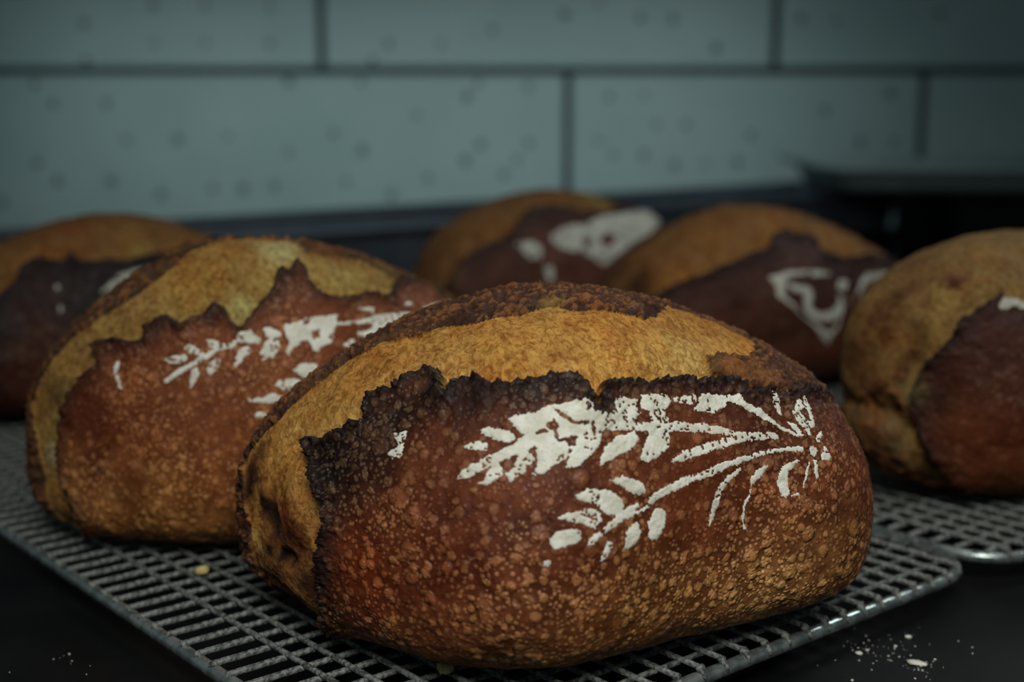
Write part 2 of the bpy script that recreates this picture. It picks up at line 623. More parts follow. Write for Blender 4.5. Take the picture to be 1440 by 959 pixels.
# front edge passes through (0.1122, 0.5359); left edge through c1
fe = np.array((0.1122, 0.5359))
near = fe + E1 * float((c1 - fe) @ E1)         # near left corner
W1 = 0.3475
corner1 = near + E1 * W1
rack(corner1, W1, 0.62, 'near wire cooling rack under the large stencilled loaf in front', 0)
corner2 = corner1 + E1 * (0.0085 + 0.345) - E2 * 0.006
rack(corner2, 0.345, 0.62, 'right wire cooling rack reaching out of the picture under the right loaf', 0, first=0.0135)

# ------------------------------------------------------------------ loaves
KN = np.array([-1, -.5, 0, .5, 1.])


def lag(u, k):
    r = 0
    for i in range(5):
        t = k[i]
        for j in range(5):
            if j != i:
                t = t * (u - KN[j]) / (KN[i] - KN[j])
        r = r + t
    return r


def base_shape(P, u, w):
    """loaf surface in its own frame: x along the loaf, y to its back, z up. u in -1..1, w = 0 under, pi/2 front, pi top"""
    L, W, H, zc, peL, peR, bend = P[3:10]
    hT, wF, wB = P[10:15], P[15:20], P[20:25]
    v = -np.pi / 2 - w
    ph = u * np.pi / 2
    sx = np.sin(ph)
    pe = peL + (peR - peL) * (u + 1) / 2
    s = np.abs(np.cos(ph)) ** pe
    c, sn = np.cos(v), np.sin(v)
    n = np.where(sn > 0, 2.15, 2.9)
    r = (np.abs(c) ** n + np.abs(sn) ** n) ** (-1 / n)
    y = W / 2 * s * c * r * np.where(c > 0, 1 + lag(sx, wB), 1 + lag(sx, wF)) + bend * sx ** 2
    z = np.where(sn > 0, zc + (H - zc) * (1 + lag(sx, hT)) * s ** .9 * sn * r, zc + zc * np.minimum(1, s * 1.12) ** .6 * sn * r)
    return np.stack([L / 2 * sx, y, z], -1)


def inside(poly, x, y):
    poly = np.asarray(poly)
    r = np.zeros(x.shape, bool)
    j = len(poly) - 1
    for i in range(len(poly)):
        xi, yi = poly[i]
        xj, yj = poly[j]
        if yi != yj:
            c = ((yi > y) != (yj > y)) & (x < (xj - xi) * (y - yi) / (yj - yi) + xi)
            r ^= c
        j = i
    return r


def dense(P, line, step=0.0012):
    line = np.asarray(line, float)
    A = base_shape(P, line[:, 0], line[:, 1])
    out = []
    for i in range(len(line) - 1):
        n = max(1, int(np.linalg.norm(A[i + 1] - A[i]) / step))
        for k in range(n):
            q = line[i] + (line[i + 1] - line[i]) * k / n
            out.append(q)
    out.append(line[-1])
    out = np.array(out)
    return base_shape(P, out[:, 0], out[:, 1])


def mindist(X, Q, lim=0.04):
    """distance of points X (n,3) to point set Q"""
    X = np.ascontiguousarray(X, np.float32)
    Q = np.ascontiguousarray(Q, np.float32)
    d = np.full(len(X), 1e9, np.float32)
    q2 = (Q ** 2).sum(1)
    for i in range(0, len(X), 20000):
        x = X[i:i + 20000]
        m = (x ** 2).sum(1)[:, None] + q2[None] - 2 * x @ Q.T
        d[i:i + 20000] = m.min(1)
    return np.sqrt(np.maximum(d, 0)).astype(float)


def loaf_fields(D, sty, u, w):
    """displaced position, colours and masks at (u, w)"""
    P = D['par']
    shp = u.shape
    X = base_shape(P, u, w)
    e = 2e-3
    ua, ub = np.clip(u - e, -.9995, .9995), np.clip(u + e, -.9995, .9995)
    N = np.cross(base_shape(P, ub, w) - base_shape(P, ua, w), base_shape(P, u, w + e) - base_shape(P, u, w - e))
    N /= np.linalg.norm(N, axis=-1, keepdims=True) + 1e-12
    cen = np.array([0, 0, P[6]])
    N *= np.sign(((X - cen) * N).sum(-1, keepdims=True))
    Xf = X.reshape(-1, 3)
    seed = sty['seed']
    # front crust: everything under the ear line, right end included
    ear = D['ear']
    front = [(ear[0][0], -0.2)] + ear + [(1.1, ear[-1][1]), (1.1, -0.2)]
    inF = inside(front, u, w)
    sF = mindist(Xf, dense(P, ear)).reshape(shp) * np.where(inF, 1, -1)
    back = D['back']
    bk = [(-1.2, max(back[0][1], 3.6))] + [(back[0][0], back[0][1])] + back + [(1.2, back[-1][1]), (1.2, 7.0), (-1.2, 7.0)]
    inB = inside(bk, u, w)
    sB = mindist(Xf, dense(P, back)).reshape(shp) * np.where(inB, 1, -1)
    n_f = vnoise(X, 420, seed, 3)
    n_m = vnoise(X, 130, seed + 5, 3)
    n_l = vnoise(X, 38, seed + 9, 2)
    n_h = vnoise(X * np.array([0.5, 1.0, 1.0]), 1100, seed + 13, 2)
    jag = sty.get('jag', 1.0)
    sF = sF + 0.0010 * jag * n_f + 0.0008 * jag * n_m + 0.0006 * jag * n_h
    sB = sB + 0.0016 * n_f + 0.0030 * n_m
    isF = sF > 0
    isB = (sB > 0) & ~isF
    torn = ~(isF | isB)
    # ---- relief (metres)
    lipn = 0.75 + 0.45 * n_m + 0.6 * np.maximum(n_f, -0.4) + 0.35 * n_h
    lip = sty.get('lip', 0.0042) * lipn
    h = np.where(isF, sstep(-0.0004, 0.0016, sF) * lip * np.exp(-np.maximum(sF, 0) / 0.0060) + 0.0012 * np.exp(-np.maximum(sF, 0) / 0.03), 0)
    dep = sty.get('deep', 0.0045)
    h = h + np.where(torn, -dep * np.exp(-np.abs(sF) / 0.009) * sstep(0, 0.0012, -sF), 0)
    h = h + np.where(isB, sstep(0, 0.003, sB) * 0.0013 * (1 + 0.8 * n_f) + 0.0009 * n_f + 0.0005 * n_h, 0)
    h = h + np.where(torn, 0.0006 * n_f + 0.0016 * vnoise(X, 75, seed + 2, 2), 0)
    h = h + np.where(~torn, 0.00035 * n_f + 0.0007 * n_m, 0) + 0.0011 * n_l
    fade = sstep(0.0, 0.012, X[..., 2])          # flatter underside
    for (du, dw, rx, ry, dh) in D['dents']:
        c = base_shape(P, np.array(du), np.array(dw))
        d = X - c
        q = (d[..., 0] ** 2 + d[..., 1] ** 2) / rx ** 2 + d[..., 2] ** 2 / ry ** 2
        h = h + dh * 1e-3 * np.exp(-q)
    for ln in D['lines']:
        dl = mindist(Xf, dense(P, ln)).reshape(shp)
        h = h - D['lw'][0] * np.exp(-(dl / D['lw'][1]) ** 2)
    X2 = X + N * (h * (0.3 + 0.7 * fade))[..., None]
    X2[..., 2] = np.maximum(X2[..., 2], 0.0002)
    # ---- bake colours, partly lightened to stand in for light
    zrel = X[..., 2] / P[5]
    cf = np.array(sty['crust'])[None] if False else np.array(sty['crust'], float)
    low = np.array(sty['low'], float)  # tan lower crust, also lightened in colour where little light reaches
    t = sstep(0.50, 0.08, zrel + 0.10 * n_l)[..., None]
    C_front = cf * (1 - t) + low * t
    C_torn = np.array(sty['torn'], float) * np.ones_like(X)
    C_back = np.array(sty['backc'], float) * np.ones_like(X)
    C = np.where(isF[..., None], C_front, np.where(isB[..., None], C_back, C_torn))
    C = lin(C)
    n_p = vnoise(X, 60, seed + 31, 3)
    kp = (np.where(isF, np.clip(n_p * 1.6 + 0.15, 0, 1), 0) * 0.55)[..., None]
    C = C * (1 - kp) + C * np.array([1.75, 1.75, 1.55]) * kp
    kd = (np.where(isF, np.clip(-n_p * 1.6 - 0.05, 0, 1), 0) * 0.6)[..., None]
    C = C * (1 - kd) + C * np.array([0.55, 0.48, 0.62]) * kd
    # pale seam line just behind the ear
    pal = np.where(torn, np.exp(-np.abs(sF) / sty.get('palew', 0.007)) * sty.get('pale', 0.55), 0)[..., None]
    C = C * (1 - pal) + lin(np.array(sty['palec'], float)) * pal
    for (su, sw, r, rgb, k) in D['spots']:  # bake spots; lower right ones stand in for light, others darken dents
        c = base_shape(P, np.array(su), np.array(sw))
        g = k * np.exp(-(((X - c) ** 2).sum(-1) / r ** 2 * (1 + 0.5 * n_m + 0.3 * n_f)) ** 1.3 * 0.7)
        # a spot stays on its own side of the tear
        iu = inside(front, np.array([su]), np.array([sw]))[0]
        g = np.clip(g * np.where(isF == iu, 1.0, 0.12), 0, 1)[..., None]
        C = C * (1 - g) + lin(np.array(rgb, float)) * g
    char = np.where(isF, np.exp(-np.maximum(sF, 0) / (sty.get('charw', 0.006) * (1.0 + 0.7 * n_m))) * sty.get('char', 1.0), 0)
    char = np.clip(char * 1.25, 0, 1)
    charb = np.where(isB, np.exp(-np.maximum(sB, 0) / 0.004) * 0.6, 0)
    ch = np.clip(np.maximum(char, charb), 0, 0.97)[..., None]
    C = C * (1 - ch) + lin(np.array((27, 17, 17), float)) * ch
    pb = np.where(isB, sstep(0.05, 0.40, 0.7 * n_f + 0.6 * n_h + 0.5 * n_m), 0)[..., None] * 0.75
    C = C * (1 - pb) + lin(np.array(sty.get('fleck', (140, 95, 50)), float)) * pb
    # caramel mottling
    cm = np.where(torn | isB, 1.0, 0.0)
    n_w = vnoise(X, 80, seed + 41, 3)
    k0 = (np.clip(n_w * 2.0, 0, 1) * 0.6 * cm)[..., None]
    C = C * (1 - k0) + C * np.array([0.74, 0.56, 0.42]) * k0
    k1 = (np.clip(n_m * 1.7 + n_f * 0.8, 0, 1) * 0.42 * cm)[..., None]
    C = C * (1 - k1) + C * np.array([0.80, 0.58, 0.42]) * k1
    k2 = (np.clip(-n_m * 1.6 + n_f * 0.9, 0, 1) * 0.5 * cm * np.where(isB, 0.3, 1))[..., None]
    C = C * (1 - k2) + C * np.array([1.22, 1.30, 1.45]) * k2
    C = C * (1 + 0.22 * n_m + 0.10 * n_f)[..., None]
    C = C * (1 + np.array([0.05, 0.0, -0.06]) * n_l[..., None])
    C = np.clip(C * sty.get('gain', 1.0), 0.002, 0.95)
    blis = np.where(isF, sty.get('blister', 1.0) * (1 - 0.5 * ch[..., 0]) * (0.80 + 0.20 * sstep(0.62, 0.35, zrel)), np.where(isB, 0.25, 0.0))
    crumb = np.where(torn, 1.0, np.where(isB, 0.6, 0.0))
    zone = np.where(isF, 0, np.where(isB, 1, 2))
    zone = np.where(isF & (sF < sty.get('charw', 0.006) * 0.75), 3, zone)
    return X2, N, C, blis, crumb, zone, sF


def sub_mesh(name, V, Q, C, blis, crumb, mat, parent):
    used = np.unique(Q)
    mp = np.full(len(V), -1)
    mp[used] = np.arange(len(used))
    me = mesh_np(name, V[used], mp[Q], (mat,), True, dict(blister=blis[used], crumb=crumb[used]), C[used])
    return link(bpy.data.objects.new(name, me), parent)


def build_loaf(key, sty, label, group=None):
    D = LOAVES[key]
    P = D['par']
    root = empty('bread_loaf', (P[0], P[1], 0.0), math.pi / 2 - math.radians(P[2]))
    tag(root, label, 'bread', group)
    nu, nw = sty['res']
    # denser in front and on top than under and behind
    q = np.linspace(0, 1, 400)
    dens = 0.35 + 1.0 * sstep(0.04, 0.12, q) * (1 - sstep(0.58, 0.72, q))
    cdf = np.concatenate([[0], np.cumsum((dens[1:] + dens[:-1]) / 2)])
    cdf /= cdf[-1]
    w1 = np.interp(np.arange(nw) / nw, cdf, q) * 2 * np.pi
    ne = 34                                        # finer rings towards the two ends
    te = 0.06 * np.linspace(1, 0.03, ne) ** 2.6
    u1 = np.concatenate([(-1 + te)[::-1], np.linspace(-0.94, 0.94, nu - 2 * ne + 2)[1:-1], 1 - te])
    U, W = np.meshgrid(u1, w1, indexing='ij')
    X, N, C, bl, cr, zone, sF = loaf_fields(D, sty, U, W)
    idx = np.arange(nu * nw).reshape(nu, nw)
    a = idx[:-1]
    b = idx[1:]
    Q = np.stack([a, np.roll(a, -1, 1), np.roll(b, -1, 1), b], -1).reshape(-1, 4)
    V = X.reshape(-1, 3)
    zq = zone[:-1].reshape(-1)
    Cc = C.reshape(-1, 3)
    bl = bl.ravel()
    cr = cr.ravel()
    # end caps (tiny) closed with quads folded into the pole
    ends = []
    for row, flip in ((idx[0], False), (idx[-1], True)):
        for k in range(0, nw // 2 - 1):
            f = (row[k], row[k + 1], row[nw - 2 - k], row[nw - 1 - k])
            ends.append(f[::-1] if flip else f)
    fz = np.concatenate([zq, np.full(len(ends), -1)])
    Q = np.concatenate([Q, np.array(ends)])
    fz[fz == -1] = np.where(np.arange((fz == -1).sum()) < len(ends) // 2, zone[0, 0], zone[-1, 0])
    for z, nm in ((0, 'crust'), (1, 'back_crust'), (2, 'torn_crumb'), (3, 'charred_ear')):
        sel = fz == z
        if sel.sum() > 20:
            o = sub_mesh(nm, V, Q[sel], Cc, bl, cr, M_BREAD, root)
            if z == 2:
                o['label'] = 'golden torn crumb where the score opened'
            if z == 3:
                o['label'] = 'blackened jagged edge of the crust'
            if z == 1:
                o['label'] = 'browned crust behind the tear'
    # flour print, a thin crust of its own on the loaf
    fs = sty.get('fstep', 0.0005)
    holes = D['holes']
    allV, allQ, off = [], [], 0
    pos_all = np.concatenate([np.array(p) for p in D['flour']])
    ua, ub = pos_all[:, 0].min() - .01, pos_all[:, 0].max() + .01
    wa, wb = pos_all[:, 1].min() - .01, pos_all[:, 1].max() + .01
    um, wm = (ua + ub) / 2, (wa + wb) / 2
    lu = np.linalg.norm(base_shape(P, np.array(ub), np.array(wm)) - base_shape(P, np.array(ua), np.array(wm)))
    lw = np.linalg.norm(base_shape(P, np.array(um), np.array(wb)) - base_shape(P, np.array(um), np.array(wa)))
    mu, mw = int(lu / fs), int(lw / fs * 1.05)
    U, W = np.meshgrid(np.linspace(ua, ub, mu), np.linspace(wa, wb, mw), indexing='ij')
    B = base_shape(P, U, W)
    jn = vnoise(B, 1500, 71, 2) + 0.6 * vnoise(B, 350, 81, 1)
    jm = vnoise(B, 1500, 72, 2) + 0.6 * vnoise(B, 350, 82, 1)
    du = sty.get('fjit', 0.0006)
    Uj = U + jn * du * (ub - ua) / lu
    Wj = W + jm * du * (wb - wa) / lw
    mask = np.zeros(U.shape, bool)
    for p in D['flour']:
        mask |= inside(p, Uj, Wj)
    for p in holes:
        mask &= ~inside(p, Uj, Wj)
    crack = vnoise(B, 420, 73, 2)
    big = vnoise(B, 60, 77, 2)
    mask &= ~((np.abs(crack) < 0.022) & (big > 0.0))
    mask &= vnoise(B, 1300, 75, 2) < sty.get('fhole', 0.62)
    # loose dust around the print
    soft = np.zeros(U.shape, bool)
    for p in D['flour']:
        c = np.mean(p, 0)
        soft |= inside((np.array(p) - c) * 1.18 + c, Uj, Wj)
    mask |= soft & (vnoise(B, 1500, 76, 1) > 0.72)
    cell = mask[:-1, :-1] & mask[1:, :-1] & mask[:-1, 1:] & mask[1:, 1:]
    ii, jj = np.nonzero(cell)
    id2 = np.arange(mu * mw).reshape(mu, mw)
    Q = np.stack([id2[ii, jj], id2[ii, jj + 1], id2[ii + 1, jj + 1], id2[ii + 1, jj]], -1)
    used = np.unique(Q)
    Uu, Wu = U.ravel()[used], W.ravel()[used]
    Xs, Ns, _, _, _, _, _ = loaf_fields(D, sty, Uu[None], Wu[None])
    thick = 0.00034 + 0.00012 * vnoise(Xs, 800, 78, 2)
    edge = np.zeros(mask.shape, int)
    c2 = cell.astype(int)
    edge[:-1, :-1] += c2
    edge[1:, :-1] += c2
    edge[:-1, 1:] += c2
    edge[1:, 1:] += c2
    thick = np.where(edge.ravel()[used][None] < 4, 0.00012, thick)
    Xs = (Xs + Ns * thick[..., None])[0]
    mp = np.full(mu * mw, -1)
    mp[used] = np.arange(len(used))
    me = mesh_np('flour_print', Xs, mp[Q], (M_FLOUR if key in 'ab' else M_FLOUR_DARK,), True)
    fo = link(bpy.data.objects.new('flour_print', me), root)
    fo['label'] = sty['flabel']
    if key == 'c':
        fo['kind'] = 'stuff'
    print('loaf', key, 'verts', len(V), 'flour quads', len(Q))
    return root

# surface traces of every loaf: (u, w) along and around it
LOAVES = {
"a":{"par":[0.0384,0.5707,60.0797,0.2771,0.1957,0.1262,0.0438,0.7223,0.7946,0.0576,-0.11,0.1829,0.163,-0.0138,-0.0638,0.1848,0.1628,-0.1164,0.1518,-0.0065,-0.1237,-0.1051,0.0167,0.0121,0.0913],
 "ear":[[-0.694,0.5291],[-0.7576,0.7503],[-0.7901,1.0552],[-0.7956,1.4159],[-0.7839,1.7613],[-0.7666,1.9233],[-0.768,2.0216],[-0.7687,2.2574],[-0.7542,2.4942],[-0.7361,2.7788],[-0.71,2.7141],[-0.6834,2.6297],[-0.6565,2.6356],[-0.628,2.6567],[-0.6043,2.6392],[-0.5936,2.6955],[-0.5662,2.7701],[-0.5433,2.7616],[-0.5218,2.75],[-0.5025,2.7509],[-0.4805,2.7656],[-0.4594,2.7696],[-0.4434,2.7402],[-0.4347,2.7043],[-0.4546,2.6006],[-0.4541,2.5706],[-0.4335,2.6162],[-0.4114,2.6109],[-0.39,2.5659],[-0.3821,2.521],[-0.3666,2.4983],[-0.3487,2.4863],[-0.3178,2.4696],[-0.2922,2.4642],[-0.271,2.4567],[-0.2463,2.4371],[-0.2267,2.4125],[-0.2202,2.374],[-0.2256,2.3121],[-0.2209,2.275],[-0.1935,2.365],[-0.155,2.3728],[-0.127,2.3585],[-0.0982,2.3464],[-0.0661,2.3497],[-0.0386,2.3533],[0.0004,2.3352],[0.0341,2.3448],[0.0623,2.3567],[0.0915,2.3637],[0.1125,2.3326],[0.1126,2.3108],[0.2132,2.338],[0.4073,2.4083]],
 "back":[[-0.8589,3.8635],[-0.8226,3.4376],[-0.7385,3.2453],[-0.6204,3.236],[-0.5113,3.2044],[-0.4323,3.1057],[-0.3649,3.0146],[-0.3008,2.9246],[-0.2227,2.8947],[-0.1715,2.8968],[-0.1531,2.8222],[-0.0759,2.7675],[-0.0175,2.7196],[0.0199,2.7383],[0.1336,3.0208],[0.234,2.9496],[0.33,2.8424],[0.2661,2.7022],[0.1903,2.5358],[0.1364,2.5176],[0.0981,2.5166],[0.0706,2.4881],[0.0567,2.4038],[0.0934,2.3717],[0.1143,2.3258],[0.4159,2.4165]],
 "flour":[[[-0.4818,2.3035],[-0.4449,2.3069],[-0.4295,2.2704],[-0.438,2.2433],[-0.4749,2.2793]],[[-0.4406,2.345],[-0.4243,2.3511],[-0.3859,2.2959],[-0.382,2.2544],[-0.3984,2.2488],[-0.4261,2.2905]],[[-0.5087,2.1548],[-0.4929,2.1977],[-0.4494,2.2239],[-0.3996,2.241],[-0.3698,2.261],[-0.328,2.2401],[-0.2859,2.2113],[-0.2905,2.1846],[-0.3384,2.2065],[-0.3806,2.1952],[-0.4255,2.1844],[-0.4573,2.1678],[-0.4888,2.1485]],[[-0.3874,2.3601],[-0.3335,2.3352],[-0.3077,2.3475],[-0.2653,2.3211],[-0.2859,2.2113],[-0.3164,2.2268],[-0.3256,2.2539],[-0.337,2.2676],[-0.3539,2.2488],[-0.3737,2.2641]],[[-0.4747,2.1286],[-0.4625,2.1269],[-0.4489,2.1678],[-0.4286,2.1921],[-0.4231,2.1402],[-0.4296,2.1231],[-0.4576,2.0989],[-0.4747,2.1118]],[[-0.4263,2.1317],[-0.4087,2.1519],[-0.3885,2.2008],[-0.3712,2.1988],[-0.3667,2.155],[-0.3874,2.1177],[-0.4228,2.0929]],[[-0.3806,2.1035],[-0.3565,2.1483],[-0.3357,2.1946],[-0.3048,2.184],[-0.2986,2.1701],[-0.3041,2.1347],[-0.3354,2.1055],[-0.36,2.0911],[-0.3795,2.0948]],[[-0.5736,2.4838],[-0.5564,2.4764],[-0.546,2.4625],[-0.5653,2.3939],[-0.5808,2.3352],[-0.6005,2.3394],[-0.6006,2.3869],[-0.5769,2.4072]],[[-0.3325,2.2961],[-0.3105,2.3497],[-0.2825,2.3356],[-0.2469,2.3193],[-0.2374,2.3293],[-0.2334,2.3002],[-0.2361,2.2605],[-0.2127,2.2372],[-0.1907,2.2458],[-0.1929,2.2878],[-0.1703,2.2976],[-0.1386,2.274],[-0.1433,2.235],[-0.1393,2.2136],[-0.1613,2.1928],[-0.1299,2.1759],[-0.1358,2.1395],[-0.2083,2.1761],[-0.2308,2.1784],[-0.2403,2.1358],[-0.2617,2.1099],[-0.2927,2.0805],[-0.3205,2.0851],[-0.3097,2.1285],[-0.2969,2.1497],[-0.3113,2.1783],[-0.3457,2.2219]],[[-0.3569,2.2093],[-0.321,2.2047],[-0.3078,2.1564],[-0.3174,2.1236],[-0.3458,2.1021],[-0.3649,2.094],[-0.3743,2.0898]],[[-0.2588,2.0599],[-0.2383,2.1159],[-0.2065,2.156],[-0.1656,2.1513],[-0.1592,2.125],[-0.1806,2.0875],[-0.2244,2.0715],[-0.2516,2.0579]],[[-0.1391,2.1841],[-0.0837,2.1669],[-0.0331,2.1522],[0.0173,2.1378],[0.0554,2.112],[0.0971,2.1089],[0.1475,2.12],[0.1507,2.0876],[0.114,2.0786],[0.0708,2.0714],[0.0414,2.0867],[-0.0085,2.1048],[-0.0594,2.1176],[-0.1458,2.1433]],[[-0.1299,2.2917],[-0.0699,2.2755],[-0.0679,2.2437],[-0.0875,2.2074],[-0.0837,2.1669],[-0.0909,2.1204],[-0.0947,2.0742],[-0.1111,2.0513],[-0.1518,2.0249],[-0.1694,2.0458],[-0.1607,2.079],[-0.1365,2.135],[-0.1266,2.1796],[-0.1227,2.2177],[-0.1384,2.2332]],[[-0.0626,2.2584],[-0.0132,2.269],[-0.0137,2.237],[-0.032,2.2229],[-0.0611,2.2373]],[[-0.032,2.2075],[-0.0147,2.2318],[-0.0063,2.2634],[0.0195,2.2745],[0.055,2.2664],[0.0485,2.2164],[0.0306,2.2048],[0.014,2.1839],[-0.026,2.1966]],[[0.0561,2.2721],[0.0881,2.2715],[0.0907,2.2436],[0.116,2.2201],[0.139,2.1964],[0.1593,2.1552],[0.1887,2.1266],[0.2133,2.0962],[0.1956,2.0993],[0.1648,2.1226],[0.1373,2.1569],[0.1142,2.1808],[0.0861,2.2041],[0.0693,2.2293],[0.0524,2.2384]],[[0.1618,2.3028],[0.1763,2.3014],[0.1796,2.2532],[0.1722,2.1921],[0.1643,2.1961],[0.1578,2.2471]],[[0.203,2.2235],[0.2332,2.2894],[0.2519,2.3161],[0.2604,2.2856],[0.265,2.2411],[0.2525,2.1563],[0.2361,2.1446],[0.2281,2.1815],[0.2023,2.1933]],[[0.2037,2.1997],[0.2208,2.1918],[0.2326,2.1584],[0.2341,2.111],[0.2216,2.1067],[0.2104,2.1597]],[[0.1764,2.17],[0.202,2.1638],[0.2155,2.1081],[0.2042,2.0971],[0.1898,2.1325]],[[0.2459,2.1128],[0.2659,2.1379],[0.2679,2.1161],[0.2487,2.0775],[0.2375,2.0821]],[[0.2184,2.0624],[0.2338,2.0699],[0.2384,2.0413],[0.227,2.0117],[0.213,2.0221]],[[0.2411,2.0183],[0.2569,2.0665],[0.2653,2.0553],[0.2744,2.0079],[0.2603,1.9898],[0.2407,1.9951]],[[-0.0989,2.0197],[-0.0687,2.0484],[-0.0239,2.0679],[0.031,2.087],[0.0669,2.0816],[0.0834,2.0872],[0.1542,2.1099],[0.1488,2.0831],[0.0919,2.0721],[0.0538,2.0613],[0.0145,2.0389],[-0.0296,2.0211],[-0.0735,2.0077],[-0.0976,2.0083]],[[-0.1618,1.9027],[-0.1358,1.9236],[-0.0795,1.9496],[-0.0246,1.9683],[0.0036,1.9871],[0.0634,2.0111],[0.1191,2.037],[0.177,2.0578],[0.2049,2.0552],[0.1995,2.0322],[0.1619,2.0313],[0.1161,2.013],[0.0659,1.9861],[0.0276,1.9667],[-0.017,1.9357],[-0.0718,1.9152],[-0.1166,1.8938],[-0.1505,1.8755],[-0.1665,1.8778]],[[0.0424,1.9642],[0.0544,1.9534],[0.0221,1.9089],[0.0008,1.8653],[-0.0126,1.8119],[-0.0253,1.759],[-0.0395,1.7241],[-0.0321,1.7892],[-0.0241,1.843],[-0.0076,1.8954],[0.0193,1.9381]],[[0.1003,1.9709],[0.1103,1.9657],[0.093,1.9208],[0.0668,1.8833],[0.0587,1.8353],[0.0462,1.7887],[0.0454,1.73],[0.049,1.6974],[0.0388,1.707],[0.0364,1.7615],[0.0424,1.8187],[0.0573,1.8552],[0.0639,1.9132],[0.0797,1.9466]],[[0.1823,1.9991],[0.1914,1.9941],[0.1692,1.9608],[0.1531,1.9394],[0.1466,1.8975],[0.1489,1.8553],[0.1385,1.8165],[0.1267,1.8417],[0.1193,1.8886],[0.1289,1.9397],[0.1549,1.9818]],[[0.1478,1.8397],[0.1702,1.8483],[0.1681,1.8324],[0.147,1.8261]],[[0.2044,1.9892],[0.2109,1.9839],[0.1892,1.8957],[0.1793,1.8583],[0.1747,1.8641],[0.1884,1.9284]],[[0.2201,2.0011],[0.23,1.9959],[0.2229,1.9166],[0.2145,1.8946],[0.2119,1.9281]],[[0.2115,1.8613],[0.2203,1.8583],[0.2176,1.8473],[0.2118,1.8501]],[[-0.241,2.0032],[-0.2126,2.0046],[-0.1834,1.9849],[-0.1679,1.9557],[-0.1661,1.9191],[-0.185,1.9165],[-0.2085,1.9469],[-0.2304,1.9843]],[[-0.3175,1.983],[-0.2844,1.9935],[-0.2425,1.9676],[-0.2209,1.9258],[-0.2164,1.8878],[-0.2365,1.863],[-0.2605,1.8816],[-0.2767,1.9256],[-0.3073,1.9592]],[[-0.3622,1.9103],[-0.3338,1.9257],[-0.2915,1.9238],[-0.2694,1.8949],[-0.2697,1.8587],[-0.2864,1.8316],[-0.3018,1.8551],[-0.3323,1.8875]],[[-0.3737,1.8427],[-0.3523,1.8632],[-0.3208,1.8544],[-0.3079,1.8348],[-0.3144,1.805],[-0.3429,1.7927],[-0.3679,1.7871],[-0.3753,1.814]],[[-0.3064,1.7736],[-0.3001,1.8036],[-0.2685,1.84],[-0.2307,1.872],[-0.1867,1.8967],[-0.1826,1.8815],[-0.1945,1.8644],[-0.1667,1.879],[-0.158,1.8664],[-0.1848,1.8511],[-0.2171,1.8433],[-0.255,1.8155],[-0.2916,1.7814]],[[-0.2796,1.7065],[-0.2732,1.7504],[-0.2617,1.784],[-0.2529,1.7782],[-0.2507,1.7451],[-0.2616,1.7222],[-0.2737,1.7059]],[[-0.2303,1.7361],[-0.2253,1.793],[-0.2077,1.8255],[-0.192,1.8229],[-0.1876,1.785],[-0.201,1.7457],[-0.2201,1.7288]],[[-0.1747,1.7612],[-0.1711,1.8137],[-0.1523,1.8551],[-0.1362,1.853],[-0.1273,1.8224],[-0.1348,1.7803],[-0.1499,1.7413],[-0.1662,1.7411]],[[-0.3898,1.754],[-0.376,1.7503],[-0.3725,1.7245],[-0.3901,1.7188]]],"holes":[[[0.2252,2.2359],[0.2417,2.2471],[0.2476,2.2235],[0.2409,2.182],[0.229,2.2122]],[[-0.3427,2.2614],[-0.3312,2.2612],[-0.3291,2.2471],[-0.3406,2.2472]],[[-0.327,2.2759],[-0.3081,2.2776],[-0.306,2.2502],[-0.3222,2.2514]],[[-0.2999,2.3309],[-0.2842,2.2768],[-0.2743,2.2522],[-0.2508,2.2337],[-0.2534,2.2263],[-0.2803,2.246],[-0.2934,2.2912]],[[-0.3114,2.286],[-0.3079,2.2823],[-0.3136,2.2356],[-0.3148,2.2011],[-0.3183,2.2025],[-0.3177,2.2334]],[[-0.3138,2.2044],[-0.2801,2.1924],[-0.2806,2.1868],[-0.3141,2.1956]],[[-0.3031,2.1908],[-0.2851,2.1916],[-0.2877,2.1688],[-0.3003,2.1718]],[[-0.2428,2.3015],[-0.2366,2.295],[-0.2396,2.2735],[-0.2451,2.2769]],[[-0.2458,2.2267],[-0.2425,2.2247],[-0.2469,2.1783],[-0.2506,2.178]]],"lines":[[[-0.8969,6.1959],[-0.8864,6.6918],[-0.8458,6.836],[-0.7986,6.8486],[-0.738,6.7676]],[[-0.8329,2.9616],[-0.7863,2.9001],[-0.7412,2.7756]],[[-0.842,6.0846],[-0.814,6.4997],[-0.774,6.6605]]],
